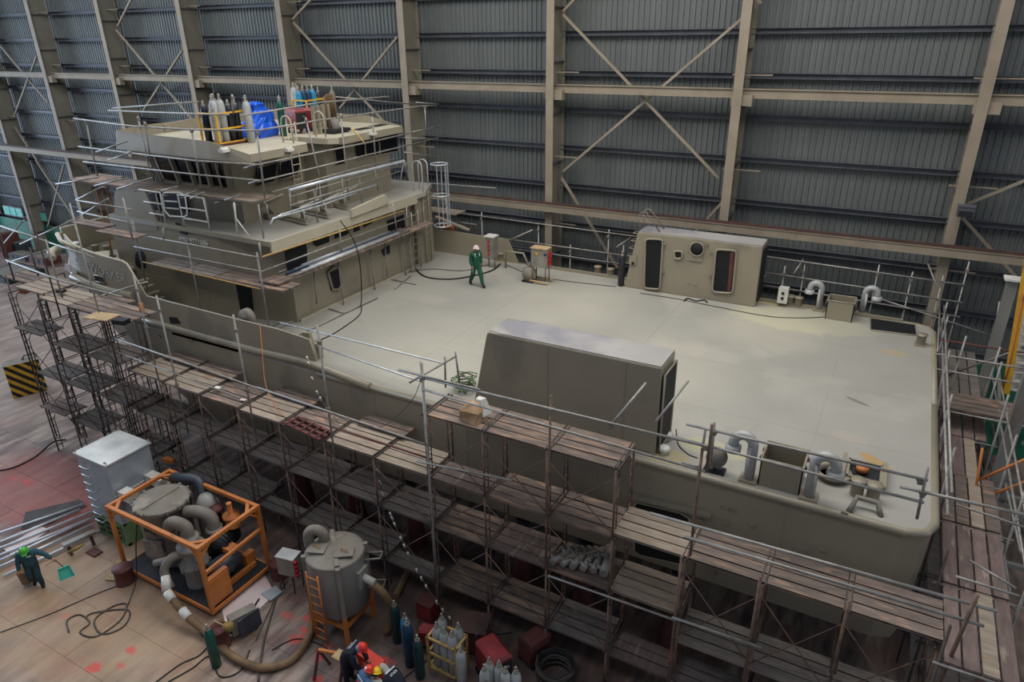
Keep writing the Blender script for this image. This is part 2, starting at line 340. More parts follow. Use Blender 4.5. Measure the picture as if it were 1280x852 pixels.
# trapezoidal cladding, one sheet = four ribs
pit = .236; cm = MB(); prof = []
for k in range(4):
    x = k*pit; prof += [(x, 0), (x+.145, 0), (x+.165, -.055), (x+.216, -.055)]
prof.append((4*pit, 0)); n = len(prof)
vs = [(x, y, 0) for x, y in prof] + [(x, y, 19.4) for x, y in prof]
cm.add(vs, [(i, i+1, n+i+1, n+i) for i in range(n-1)])
cme = cm.mesh('cladding_panel', 'cladding')
for k in range(106):
    link('cladding_panel', cme, wall, mw=TR(-90+k*pit*4, 30.42+(k % 2)*.004, 0))
GZ = [3.8, 5.47, 7.1, 8.92, 10.66, 12.3, 13.85, 15.45, 17.05, 18.6, 2.2]
gm = MB().box((0, 0, .09), (98.4, .02, .2)).box((0, -.07, -.005), (98.4, .16, .015)).box((0, -.07, .185), (98.4, .16, .012)).mesh('girt', 'girt')
for z in GZ: link('girt', gm, wall, mw=TR(-40.4, 30.28, z))
CX = [1.95, -6.08, -14.08, -21.86, -29.6, -37.26, -44.62, -51.94, -59.3, -66.8, -74.3]
fm = MB().box((0, 0, 9.7), (.36, .035, 19.4)).mesh('column', 'column')
wb = MB().box((0, .6, 9.7), (.03, 1.15, 19.4)).box((0, 1.18, 9.7), (.34, .03, 19.4)).mesh('column_web', 'web')
st = MB()
st.box((0, .6, 0), (.33, 1.12, .03)); stm = st.mesh('stiffener_plate', 'girt')
am = MB().box((.35, .62, 0), (1.5, .05, .05)).mesh('bracket_arm', 'column')
for i, x in enumerate(CX):
    c = link('column', fm, wall, mw=TR(x, 29.0, 0)); link('column_web', wb, c, mw=TR(x, 29.0, 0))
    for k in range(9): link('stiffener_plate', stm, c, mw=TR(x, 29.0, 1.6+k*2.14+(i % 2)*.5))
    for z in (14.0, 10.4, 7.3, 17.2): link('bracket_arm', am, c, mw=TR(x, 29, z))
ga = MB().box((-40, 29.42, 13.35), (98, .2, .34)).box((-40, 29.42, 13.5), (98, .32, .03)).box((-40, 29.42, 13.19), (98, .32, .03)).build('tie_beam', 'column', wall)
gb = MB().box((-40, 28.72, 8.2), (98, .2, .32)).box((-40, 28.72, 8.36), (98, .26, .03)).build('crane_girder', 'column', wall)
MB().box((-40, 28.72, 8.42), (98, .08, .11)).box((-40, 28.72, 8.385), (98, .2, .02)).build('crane_rail', 'rail', gb)
for x in CX: link('girder_bracket', MB().box((0, 0, 0), (.8, .35, .4)).mesh('girder_bracket', 'column') if x == CX[0] else D2.meshes['girder_bracket'], wall, mw=TR(x+.15, 29.25, 13.1))
def brace(a, b, y=29.62):
    a = atY(*a, y); b = atY(*b, y+.05)
    MB().beam(a, b, .1, .1).build('diagonal_brace', 'column', wall)
for a, b in [((704, 18), (898, 222)), ((929, 22), (704, 214)), ((704, 14), (725, -8)), ((702, 222), (772, 335)), ((905, 250), (860, 300)), ((367, 28), (480, 152)), ((497, 46), (425, 135)), ((366, 24), (390, -2)),
             ((145, 37), (243, 152)), ((228, 63), (178, 140)), ((147, 33), (166, -5)), ((-4, 52), (60, 128)), ((46, 70), (18, 145)), ((18, 158), (56, 215)), ((45, 200), (98, 280)), ((80, 205), (60, 283)),
             ((1290, 222), (1208, 255)), ((1203, 272), (1285, 362)), ((940, -5), (952, 4))]: brace(a, b)
# green dado and pale windows low on the far wall
dd = MB()
for k in range(30): dd.box((-89.5+k*1.5, 29.93, 1.05), (1.48, .04, 2.1))
dd.build('green_dado', 'green', wall)
MB().box((7.2, 29.85, 1.9), (7.0, .05, 3.8)).build('green_dado', 'green', wall)
for k in range(3):
    f = MB().box((-66.5+k*3.4, 29.9, 2.75), (2.8, .05, .8)).build('window_frame', 'girt', wall)
    for q in range(3): MB().box((-67.4+k*3.4+q*.9, 29.86, 2.75), (.8, .02, .66)).build('pane', mat('teal_pane', (120, 196, 180), (80, 170, 150), .2, 0, 2), f)
lp = atY(1207, 264, 28.7)
t = thing('flood_light', 'dark ribbed floodlight housing on the right-hand tan column', 'light', lp)
MB().box(lp+Vector((0, -.05, .0)), (.5, .3, .34)).box(lp+Vector((0, -.05, .2)), (.56, .36, .05)).build('housing', 'girt', t)
MB().box(lp+Vector((0, -.23, -.05)), (.42, .02, .2)).build('lens', 'blacksteel', t)
MB().box(lp+Vector((-.1, .15, .0)), (.1, .22, .2)).build('bracket', 'girt', t)

# ------------------------------------------------------------------ SHIP
DZ = 5.9; YN, YF = 14.36, 27.14; YC = (YN+YF)/2
ship = thing('work_boat', 'grey-green primed workboat standing in the hall inside scaffolding', 'boat', (-14, YC, 2.6))
def mir(pts): return pts + [(x, 2*YC-y) for x, y in pts[::-1]]
def planv(dx, dy, dst):   # half plan from stern centre-side to bow, near side
    return [(2.0-dst-.0, YN+.55+dy), (1.85-dst, YN+.16+dy), (1.45-dst, YN+dy), (-6, YN+dy), (-15, YN+dy), (-22, YN+dy), (-26+dx*.7, YN+.12+dy), (-28.2+dx, YN+.5+dy*1.4), (-29.3+dx, YN+1.2+dy*1.6), (-30.1+dx, YN+2.3+dy*2)]
rings = []
def topz(x): return 5.84 if x > -16 else (5.84 + (-16-x)*.03 if x > -22.5 else (6.05 + (-22.5-x)*.19))
for z, dx, dy, dst in [(2.55, 8.0, .35, .3), (2.8, 6.0, .04, .14), (3.6, 4.0, 0, .1), (4.8, 2.0, 0, .03), (None, .1, 0, 0)]:
    rings.append([Vector((x, y, topz(x) if z is None else z)) for x, y in mir(planv(dx, dy, dst))])
MBh = MB().loft(rings, True, False, sm=True); 
hull = MBh.build('hull', 'ship', ship)
hull.data.polygons.foreach_set('use_smooth', [False]*len(hull.data.polygons))
# stern and side edge roll (rounded gunwale)
gw = MB(); gp = [(x, y, topz(x)+.0) for x, y in planv(0, 0, 0)[:5]]
gw.poly([(2.0, YC, 5.84)] + [(x, y, z) for x, y, z in gp] , .1, 10)
gw.poly([(2.0, YC, 5.84)] + [(x, 2*YC-y, z) for x, y, z in gp], .1, 10)
gw.build('rounded_gunwale', 'ship', ship)
# main deck with the seams between its plates
dk = MB(); dk.prism([(2.02, YN+.5), (1.85, YN+.12), (1.45, YN-.02), (-18.6, YN), (-24.2, YN), (-24.2, YF), (1.45, YF), (1.85, YF-.12), (2.02, YF-.5)], DZ-.1, DZ-.006)
deck = dk.build('main_deck', 'shipdeck', ship)
xs = [-24.2, -18.6, -12.6, -6.6, -.72, 1.98]; 
for i in range(5):
    for j in range(4):
        y0 = YN+.08+j*3.16; y1 = y0+3.155
        if i == 4: pl = [(xs[i]+.004, y0), (xs[i+1]-(.3 if j == 0 else 0), y0), (xs[i+1], y0+(.35 if j == 0 else 0)), (xs[i+1], y1-(.35 if j == 3 else 0)), (xs[i+1]-(.3 if j == 3 else 0), y1), (xs[i]+.004, y1)]
        else: pl = [(xs[i]+.004, y0), (xs[i+1]-.002, y0), (xs[i+1]-.002, y1), (xs[i]+.004, y1)]
        MB().prism(pl, DZ-.008, DZ).build('deck_plate', 'shipdeck', deck)
# fenders
fd = MB()
fpts = [at(px, py, 'Y', YN-.02) for px, py in [(168, 395), (200, 405), (260, 422), (320, 438), (385, 453)]] + [Vector((-12.9, YN-.02, 5.86))]
fd.poly(fpts, .13, 10); fd.build('fender', 'ship', ship)
f2 = MB(); fp2 = [at(px, py, 'Y', YN-.05) for px, py in [(167, 370), (140, 364), (110, 354), (92, 346)]] + [Vector((-27.6, YN+.25, 7.15)), Vector((-28.5, YN+.65, 7.2)), Vector((-29.5, YN+1.3, 7.25)), Vector((-30.1, YN+2.3, 7.3))]
f2.poly(fp2, .16, 10); f2.build('fender', 'ship', ship)
# bulwarks
def wallplate(pts_top, pts_bot, th=.06, off=(0, 1, 0), name='bulwark', m='ship'):
    n = len(pts_top); o = Vector(off)*th; vs = list(pts_top)+list(pts_bot)+[p+o for p in pts_top]+[p+o for p in pts_bot]; mb = MB()
    fs = []
    for i in range(n-1):
        fs += [(i, i+1, n+i+1, n+i), (2*n+i, 3*n+i, 3*n+i+1, 2*n+i+1), (i, 2*n+i, 2*n+i+1, i+1), (n+i, n+i+1, 3*n+i+1, 3*n+i)]
    fs += [(0, n, 3*n, 2*n), (n-1, 3*n-1, 4*n-1, 2*n-1)]
    return mb.add(vs, fs).build(name, m, ship)
tp = [Vector((-15.05, YN, 5.95)), Vector((-15.2, YN, 6.93)), Vector((-16.5, YN, 7.03)), Vector((-18.2, YN, 7.03)), Vector((-21, YN, 7.06)), Vector((-23.05, YN, 7.1))]
bt = [Vector((p.x, YN, topz(p.x)-.02)) for p in tp]
bw = wallplate(tp, bt)
MB().poly([p+Vector((0, .03, .0)) for p in tp], .035, 8).build('cap_rail', 'ship', bw)
# raised bow bulwark with name
tb = [Vector((-23.05, YN, 7.1)), Vector((-23.75, YN, 8.2)), Vector((-24.0, YN, 8.27)), Vector((-24.9, YN, 8.29)), Vector((-26, YN+.02, 8.36)), Vector((-27.0, YN+.12, 8.45)), Vector((-27.6, YN+.3, 8.52)), Vector((-28.2, YN+.5, 8.62))]
bb = [Vector((p.x, p.y, topz(p.x)-.03)) for p in tb]
bow = wallplate(tb, bb)
MB().poly([p+Vector((0, .03, 0)) for p in tb], .04, 8).build('cap_rail', 'cream', bow)
# starboard side, bow end and far bulwarks
tf = [Vector((-30.1, 15.8, 8.45)), Vector((-30.1, YF-1.4, 8.5))]
wallplate(tf, [Vector((p.x, p.y, 7.0)) for p in tf], off=(1, 0, 0), name='bow_bulwark')
MB().poly([Vector((-30.07, 15.8, 8.05))] + [p+Vector((.03, 0, 0)) for p in tf], .045, 8).build('cap_rail', 'cream', ship)
tf = [Vector((-30.1, YF-1.4, 8.5)), Vector((-27.5, YF-.1, 8.4)), Vector((-24, YF-.05, 8.3)), Vector((-22.6, YF, 7.1)), Vector((-15.2, YF, 6.95)), Vector((-14.7, YF, 6.0))]
wallplate(tf, [Vector((p.x, p.y, 5.9 if p.x > -23 else 6.6)) for p in tf], off=(0, -1, 0))
# bow roller / fairlead horn
rl = MB(); rl.poly([Vector((-28.25, 14.62, 8.15)), Vector((-28.15, 14.2, 8.1)), Vector((-27.95, 14.1, 7.9))], [.15, .15, .14], 12); rl.build('bow_roller', 'cream', ship)
MB().poly([Vector((-28.9, 15.1, 8.5)), Vector((-28.4, 14.75, 8.65)), Vector((-27.8, 14.5, 8.5)), Vector((-26.8, 14.5, 8.34))], .08, 8).build('fairlead_horn', 'cream', ship)
# raised foredeck
MB().prism([(-26.6, YN+.2), (-26.9, YN+.2), (-28.3, YN+.7), (-30.05, YN+2.1), (-30.05, YF-2.1), (-28.3, YF-.7), (-26.6, YF-.3)], 6.98, 7.1).build('foredeck', 'shipdeck', ship)
for k in range(5): MB().box((-24.3-.24*(4-k), 15.5, 6.05+(4-k)*.22), (.24, 1.0, .05)).build('stair_tread', 'ship', ship)
# bitts on the foredeck
def bitt(x, y, z, s=1, rz=0, par=None):
    b = MB(); b.box((0, 0, .03*s), (.9*s, .34*s, .06*s)); me = b
    for q in (-.26, .26): b.lathe((q*s, 0, 0), [(.125*s, .05*s), (.125*s, .42*s), (.155*s, .43*s), (.155*s, .47*s), (0, .475*s)], 12)
    return b.build('mooring_bitt', 'ship', par or ship, mw=TR(x, y, z, rz))
c = atZ(100, 306, 7.1); bitt(-29.1, 16.7, 7.1, 1.1, .3)
MB().lathe((-29.3, 15.75, 7.1), [(.05, 0), (.05, .75), (.22, .8), (.2, .84), (0, .85)], 10).build('mushroom_vent', 'white', ship)
MB().prism([(-28.9, 15.6), (-27.6, 15.1), (-27.0, 15.7), (-28.2, 16.5)], 7.5, 7.56).build('hatch_cover', 'cream', ship)
MB().box((-28.0, 15.8, 7.3), (.7, .5, .4)).build('hatch_coaming', 'ship', ship)
# hull openings and marks
def patchbox(pix, y, depth, m, name, par=hull, out=.015):
    pts = [at(px, py, 'Y', y-out) for px, py in pix]; MB().ext(pts, (0, depth, 0)).build(name, m, par)
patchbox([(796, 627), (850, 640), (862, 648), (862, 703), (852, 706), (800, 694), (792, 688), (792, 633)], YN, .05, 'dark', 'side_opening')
MB().poly([at(px, py, 'Y', YN-.03) for px, py in [(796, 627), (850, 640), (862, 648), (862, 703), (852, 706), (800, 694), (792, 688), (792, 633)]], .04, 6, closed=True).build('opening_rim', 'ship', hull)
MB().beam(at(782, 618, 'Y', YN-.05), at(889, 644, 'Y', YN-.05), .14, .1).build('rubbing_strip', 'ship', hull)
for px, py in [(876, 650), (908, 652), (1028, 686), (940, 655), (1130, 668), (1056, 640), (898, 606), (1008, 636), (300, 488), (257, 489), (378, 507), (240, 425), (200, 420), (1058, 648)]:
    p = at(px, py, 'Y', YN); MB().ext([p+Vector((-.07, 0, .05)), p+Vector((.07, 0, .03)), p+Vector((.07, 0, -.03)), p+Vector((-.07, 0, -.02))], (0, -.06, 0)).build('lug', 'ship', hull)
patchbox([(211, 396), (221, 397), (226, 405), (213, 404)], YN, .03, 'dark', 'scupper')
patchbox([(118, 344), (128, 346), (130, 352), (119, 350)], YN, .03, 'dark', 'fairlead_opening')
MB().poly([at(px, py, 'Y', YN-.04) for px, py in [(118, 343), (129, 346), (132, 354), (119, 351)]], .03, 6, closed=True).build('fairlead_rim', 'ship', hull)
patchbox([(81, 329), (87, 331), (89, 340), (80, 337)], YN+.12, .03, 'sheet', 'bow_port')
for x in (-.9, -5.5, -9.5, -12.8):   # butt seams of the hull plating
    MB().box((x, YN-.001, 4.3), (.02, .012, 2.9)).build('weld_seam', 'ship', hull)
def text(s, loc, rot, size, m, par, ext=.012, name='lettering', align='LEFT', spacing=1.0):
    cu_ = D2.curves.new(name, 'FONT'); cu_.body = s; cu_.size = size; cu_.extrude = ext; cu_.align_x = align; cu_.space_character = spacing
    cu_.bevel_depth = .0
    o = D2.objects.new('tmp', cu_); COL.objects.link(o); dg = bpy.context.evaluated_depsgraph_get(); me = D2.meshes.new_from_object(o.evaluated_get(dg)); D2.objects.remove(o)
    me.materials.clear(); me.materials.append(M[m]); me.name = name
    return link(name, me, par, mw=Matrix.Translation(Vector(loc)) @ rot.to_matrix().to_4x4())
# front-facing text on a wall looking toward -Y: x axis +X, up +Z
FR = Euler((math.radians(90), 0, 0))
a = at(103, 337, 'Y', YN); b_ = at(150, 350, 'Y', YN)
tilt = Euler((math.radians(90), math.radians(5.5), 0))
text('SEAWORKER', (at(97, 335, 'Y', YN).x, YN-.012, at(97, 335, 'Y', YN).z+.1), tilt, .5, 'weld', bow, .008)
for i, ch in enumerate(['4', '2', '2.0M', '8']): text(ch, (-2.3, YN-.012, 3.95-.28*i), FR, .2, 'ship', hull, .012, 'draft_mark')
text('3 6M', (-2.35, YN-.012, 5.1), FR, .2, 'ship', hull, .012, 'draft_mark')
# chock and bits on the near bulwark end
t0 = MB(); c = at(375, 437, 'Y', 14.5)
ck = MB().poly(arc(c, .26, 0, 360, 14, 'xz')[:-1], .06, 8, closed=True).build('chock_ring', 'ship', ship)
MB().beam(at(383, 415, 'Y', 14.75), at(392, 450, 'Y', 14.75), .12, .32).build('bulwark_stay', 'ship', ship)
bp = atZ(396, 448, DZ); MB().lathe((bp.x, bp.y+.1, DZ), [(.16, 0), (.16, .5), (.19, .52), (.19, .56), (0, .57)], 12).build('bollard', 'ship', ship)
c = at(303, 398, 'Y', 14.45); rd = MB(); rd.lathe(c+Vector((0, .2, -.02)), [(.0, -.1), (.3, -.1), (.3, .1), (.0, .1)], 16, mat3=Euler((math.radians(90), 0, 0)).to_matrix()); rd.lathe(c+Vector((0, .2, 0)), [(.09, -.14), (.09, .14), (0, .14)], 10, mat3=Euler((math.radians(90), 0, 0)).to_matrix())
rd.box(c+Vector((0, .2, -.35)), (.12, .1, .5)); rd.build('round_vent_head', 'steelgrey', ship)

# ---- main deckhouse (tier one)
HZ = 9.05; hp = [(-18.55, 17.1), (-21.2, 16.4), (-27.5, 16.4), (-27.5, 25.1), (-21.2, 25.1), (-18.55, 24.4)]
house = MB().prism(hp, DZ, HZ).build('deckhouse', 'ship', ship)
# upper deck slab
ud = [(-18.35, 16.2), (-18.35, 25.3), (-19.2, 27.0), (-22, 27.0), (-24.8, 25.2), (-27.4, 25.2), (-27.4, 16.35), (-24.5, 16.35)]
udeck = MB().prism(ud, 9.02, 9.2).build('upper_deck', 'shipdeck', ship)
MB().prism([(-18.3, 16.2), (-18.3, 24.6), (-18.38, 24.6), (-18.38, 16.2)], 8.84, 9.22).build('deck_fascia', 'cream', ship)
MB().prism([(-18.35, 16.14), (-24.5, 16.3), (-24.5, 16.36), (-18.35, 16.2)], 9.06, 9.22).build('deck_edge', 'ship', ship)
# drooping plate at the aft edge
MB().ext([at(482, 243, 'X', -18.2), at(487, 254, 'X', -18.2), at(440, 272, 'X', -18.2), at(440, 262, 'X', -18.2)], (-.12, 0, 0)).build('edge_plate', 'cream', ship)
# wing screen rising forward
wp = [at(px, py, 'Y', 16.38) for px, py in [(143, 290), (143, 241), (150, 232), (180, 237), (197, 277), (196, 288)]]
MB().ext(wp, (0, .08, 0)).build('wing_screen', 'ship', ship)
wp2 = [Vector((p.x, 25.05, p.z)) for p in wp]; MB().ext(wp2, (0, .08, 0)).build('wing_screen', 'ship', ship)
text('IMO 9771586', (at(226, 304, 'Y', 16.38).x, 16.35, at(226, 304, 'Y', 16.38).z+.12), Euler((math.radians(90), 0, 0)), .25, 'white', house, .03, spacing=1.15)
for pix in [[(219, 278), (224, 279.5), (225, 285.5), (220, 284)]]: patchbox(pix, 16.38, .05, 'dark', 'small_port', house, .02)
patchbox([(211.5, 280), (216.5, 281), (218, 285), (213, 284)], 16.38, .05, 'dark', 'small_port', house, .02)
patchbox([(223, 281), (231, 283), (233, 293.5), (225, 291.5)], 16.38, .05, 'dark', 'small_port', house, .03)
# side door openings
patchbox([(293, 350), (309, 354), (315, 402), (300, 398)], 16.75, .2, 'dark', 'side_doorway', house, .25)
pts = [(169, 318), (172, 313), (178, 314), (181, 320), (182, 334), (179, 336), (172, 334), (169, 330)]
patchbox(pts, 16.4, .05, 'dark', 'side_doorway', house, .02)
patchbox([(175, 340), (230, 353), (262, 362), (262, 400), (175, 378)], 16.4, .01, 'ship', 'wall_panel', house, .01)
# aft wall openings
def aft(pix, x, m='dark', name='window', par=house, rim=None, d=.05):
    pts = [at(px, py, 'X', x) for px, py in pix]; o = MB().ext(pts, (-d, 0, 0)).build(name, m, par)
    if rim: MB().poly([p+Vector((.01, 0, 0)) for p in pts], .035, 6, closed=True).build('window_rim', rim, o)
AX = -18.52
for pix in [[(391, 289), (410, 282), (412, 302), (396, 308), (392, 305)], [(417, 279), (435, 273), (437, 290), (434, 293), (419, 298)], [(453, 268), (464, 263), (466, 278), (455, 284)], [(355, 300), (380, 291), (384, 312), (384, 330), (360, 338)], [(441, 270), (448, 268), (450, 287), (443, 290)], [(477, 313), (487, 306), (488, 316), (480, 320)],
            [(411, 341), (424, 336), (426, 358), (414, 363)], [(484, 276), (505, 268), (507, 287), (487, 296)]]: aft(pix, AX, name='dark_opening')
MB().poly([at(px, py, 'X', AX+.03) for px, py in [(410, 340), (417, 333), (424, 335), (428, 352), (424, 361), (416, 362)]], .05, 6, closed=True).build('door_rim', 'ship', house)
MB().prism([(-18.5, 17.2), (-18.5, 24.3), (-18.46, 24.3), (-18.46, 17.2)], 5.9, 6.02).build('wall_base_strip', 'cream', house)
# far-side casing and ladders
cas = MB().box((-19.2, 25.35, 7.5), (1.3, 1.25, 3.2)).build('exhaust_casing', 'ship', ship)
def ladder(pb, pt, wdir, wdt, n, r=.022, m='ship', hoop=False, name='ladder'):
    mb = MB(); wv = Vector(wdir)*wdt; pb = Vector(pb); pt = Vector(pt)
    for o in (Vector((0, 0, 0)), wv): mb.tube(pb+o, pt+o, r, 6)
    for i in range(n):
        p = pb.lerp(pt, (i+.5)/n); mb.tube(p, p+wv, r*.8, 5)
    return mb.build(name, m, ship)
ladder((-18.45, 25.2, 5.95), (-18.45, 25.2, 9.2), (0, 1, 0), .42, 11)
# caged ladder in new galvanised steel, hooped
cg = MB(); cc = Vector((-17.95, 25.9, 0)); 
zt, zb = 10.35, 7.6
for z in (zt, (zt+zb)/2, zb): cg.poly([cc+Vector((.38*math.cos(a), .38*math.sin(a), z)) for a in [math.radians(k*24) for k in range(15)]], .03, 6, closed=True)
for k in range(6):
    a = math.radians(-75+k*30); cg.beam(cc+Vector((.37*math.cos(a), .37*math.sin(a), zb)), cc+Vector((.37*math.cos(a), .37*math.sin(a), zt)), .05, .012)
cg.build('ladder_cage', 'galvnew', ship)
for y in (25.2, 25.62): MB().poly([(-18.4, y, 9.2), (-18.4, y, 10.3)] + arc((-18.65, y, 10.3), .25, 0, 180, 6) + [(-18.9, y, 9.2)], .025, 6).build('grab_rail', 'galvnew', ship)
# white guard rails on the near side of the upper deck
def rl_(pix, y, r=.025, m='white', name='guard_rail', par=ship, closed=False, ax='Y'):
    return MB().poly([at(px, py, ax, y) for px, py in pix], r, 6, closed=closed).build(name, m, par)
YR = 16.32
p1 = MB()
for l in [[(173.5, 236.4), (200, 240.5), (203, 258), (207, 278)], [(180, 251.6), (202.5, 255)], [(187, 266), (205, 269)], [(221.6, 243), (254, 247.6), (258, 266), (262.5, 287)], [(222, 243), (226, 262), (230.5, 281.5)], [(225, 259), (257, 263.5)], [(228, 272), (260, 277.5)], [(204, 251), (221, 252)], [(204.5, 259.5), (223, 261)]]:
    p1.poly([at(px, py, 'Y', YR) for px, py in l], .03, 6)
p1.poly([at(px, py, 'Y', YR-.05) for px, py in [(203, 244), (206, 240.6), (224, 240.6), (231, 244), (234, 262), (234, 268), (231, 271), (212, 270), (206, 263)]], .03, 6, closed=True)
p1.build('guard_rail', 'white', ship)
p2_ = MB(); p2_.poly([at(292.6, 253, 'Y', 16.3), at(297, 293, 'Y', 16.3)], .035, 6); p2_.poly([at(295, 272.5, 'Y', 16.3), at(312, 295.8, 'Y', 16.3)], .025, 6); p2_.build('stanchion', 'white', ship)
# long white rail and tubes lying along the aft deck edge
XR = -18.6
for l, r in [([(361, 238), (420, 222), (470, 210), (505, 201), (508, 206)], .06), ([(343, 273), (352, 268), (420, 246), (470, 231)], .035), ([(362, 246), (430, 226), (500, 207)], .03), ([(362, 257), (430, 236), (500, 214)], .03), ([(338, 281), (341, 273), (400, 257), (445, 241)], .035), ([(362, 238), (364, 268)], .03), ([(397, 229), (391, 262)], .03), ([(399, 229), (402, 262)], .03), ([(427, 221), (430, 254)], .03), ([(505, 201), (500, 226)], .03), ([(505, 201), (511, 225)], .03), ([(468, 210), (473, 238)], .03)]:
    rl_(l, XR, r, 'galvnew' if r > .031 else 'galv', 'deck_rail', ax='X')
for a, b, hh in [((349, 268), (384, 277), 0), ((361, 257), (411, 269), 0), ((388, 248), (434, 258), 0), ((330, 266), (338, 270), 0)]:
    pa = atZ(*a, 9.35); pb = atZ(*b, 9.35)
    bm_ = MB().beam(pa, pb, .14, .12).build('channel_outrigger', 'ship', ship)
    MB().poly([pb+Vector((-.1, 0, .05)), pb+Vector((-.1, 0, .42)), pb+Vector((-.25, 0, .5)), pb+Vector((-.25, 1.0, .62))], .03, 6).build('outrigger_rail', 'white', bm_)
    MB().ext([pa.lerp(pb, .8)+Vector((0, 0, .06)), pa.lerp(pb, .8)+Vector((.3, 0, .06)), pa.lerp(pb, .8)+Vector((.0, .0, .4))], (0, .03, 0)).build('gusset', 'steelgrey', bm_)

# ---- wheelhouse (tier two)
NBX, AFX, NY_, FY_ = -26.4, -21.15, 17.65, 24.05
def whp(o): return [(AFX+o, NY_+1.0*0-o), (AFX+o, FY_+o), (NBX+.8-o, FY_+o), (NBX-o, FY_-1.2+o*.4), (NBX-o, NY_+1.2-o*.4), (NBX+.8-o, NY_-o)]
whr = [[Vector((x, y, z)) for x, y in whp(o)] for o, z in ((0, 9.2), (0, 10.45))]
wh = MB().loft(whr).build('wheelhouse', 'ship', ship)
head = [[Vector((x, y, z)) for x, y in whp(o)] for o, z in ((.16, 11.42), (.2, 11.75))]
MB().loft(head).build('wheelhouse_head', 'ship', ship)
low = whp(.0); hi = whp(.16)
def mull(t, i, wdt=.16, par=wh):
    j = (i+1) % 6; a = Vector((*low[i], 10.42)).lerp(Vector((*low[j], 10.42)), t); b = Vector((*hi[i], 11.45)).lerp(Vector((*hi[j], 11.45)), t)
    MB().beam(a, b, wdt, .1).build('window_post', 'ship', par)
def pane(i, t0, t1, par=wh, m='glass'):
    j = (i+1) % 6; L0, L1 = Vector((*low[i], 10.5)), Vector((*low[j], 10.5)); h0, h1 = Vector((*hi[i], 11.42)), Vector((*hi[j], 11.42))
    cen = Vector((-23.7, YC, 11)); pts = [L0.lerp(L1, t0), L0.lerp(L1, t1), h0.lerp(h1, t1), h0.lerp(h1, t0)]
    nrm = (pts[1]-pts[0]).cross(pts[3]-pts[0]).normalized(); nrm = nrm if nrm.dot(pts[0]-cen) < 0 else -nrm
    pts = [p+nrm*.05 for p in pts]; MB().ext(pts, nrm*.02).build('window_pane', m, par)
for i in range(6): mull(0, i, .26)
for t in (.02, .27, .47, .67): mull(t, 5, .17)
mull(.94, 5, .42); mull(.79, 5, .04)
for t in (.33, .66): mull(t, 2); mull(t, 3, .12); mull(t, 4, .12)
MB().ext([Vector((-21.13, 17.65, 10.42)), Vector((-21.13, 21.2, 10.42)), Vector((-20.98, 21.2, 11.5)), Vector((-20.98, 17.5, 11.5))], (-.08, 0, 0)).build('aft_bulkhead', 'ship', wh)
for pix in ([(322, 209), (346, 203), (343, 227), (320, 232)], [(350, 202), (375, 195), (373, 218), (350, 225)]): aft(pix, -20.93, 'glass', 'window_pane', wh, 'ship')
for a, b in ((.06, .24), (.29, .44), (.49, .645), (.69, .78), (.8, .9)): pane(5, a, b)
MB().prism([(-21.5, 19.2), (-21.5, 21.0), (-21.2, 21.0), (-21.2, 19.2)], 10.4, 11.5).build('bulkhead', 'ship', wh)
MB().box((-23.6, 20.8, 10.35), (4.2, 5.2, .2)).build('wheelhouse_interior', 'dark', wh)
MB().box((-22.9, 22.6, 10.9), (1.2, 1.6, .9)).build('console', 'dark', wh)
# starboard cabin standing farther aft, with its windows
cabn = MB().box((-20.55, 22.95, 10.5), (1.25, 4.0, 2.6)).build('cabin', 'ship', ship)
for pix in ([(417, 184), (430, 181), (432, 203), (420, 206)], [(443, 180), (496, 166), (497, 189), (446, 199)]): aft(pix, -19.9, 'glass', 'window_pane', cabn, 'ship')
for px_ in (456, 474): MB().beam(at(px_, 177, 'X', -19.86), at(px_+1, 195, 'X', -19.86), .08, .04).build('window_post', 'ship', cabn)
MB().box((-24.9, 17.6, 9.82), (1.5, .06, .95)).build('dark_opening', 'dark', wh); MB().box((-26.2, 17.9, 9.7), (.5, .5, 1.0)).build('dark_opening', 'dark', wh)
# wheelhouse roof with a notch for the ladder
rf = [(-19.15, 16.65), (-19.15, 19.3), (-19.45, 19.6), (-20.9, 19.7), (-20.9, 20.55), (-19.45, 20.7), (-19.15, 21.0), (-19.15, 25.0), (-21.2, 25.3), (-26.0, 25.2), (-27.0, 24.0), (-27.0, 18.0), (-26.3, 16.75), (-21.0, 16.6)]
roof = MB().prism(rf, 11.78, 12.0).build('wheelhouse_roof', 'cream', ship)
def strip(pts, h, flare=.12, th=.05, name='roof_fascia', m='ship', z0=11.74):
    mb = MB(); n = len(pts); cen = Vector((-23, YC, 0)); r0 = []; r1 = []
    for i, (x, y) in enumerate(pts):
        p = Vector((x, y, 0)); d = (p-cen).normalized(); r0.append(p+d*flare+Vector((0, 0, z0))); r1.append(p+Vector((0, 0, h[i])))
    r2 = [p-(p-cen).normalized()*th-Vector((0, 0, 0)) for p in r1]; r2 = [Vector((p.x, p.y, r1[i].z)) for i, p in enumerate(r2)]; r3 = [Vector((r2[i].x, r2[i].y, 11.8)) for i in range(n)]
    for i in range(n-1):
        mb.add([r0[i], r0[i+1], r1[i+1], r1[i]], [(0, 1, 2, 3)]); mb.add([r1[i], r1[i+1], r2[i+1], r2[i]], [(0, 1, 2, 3)]); mb.add([r2[i], r2[i+1], r3[i+1], r3[i]], [(0, 1, 2, 3)]); mb.add([r3[i], r3[i+1], r0[i+1], r0[i]], [(0, 1, 2, 3)])
    return mb.build(name, m, roof)
strip([(-19.15, 16.65), (-21.0, 16.6), (-26.3, 16.75), (-27.0, 18.0)], [12.0, 12.33, 12.4, 12.4])
strip([(-27.0, 18.0), (-27.0, 24.0), (-26.0, 25.2)], [12.4]*3)
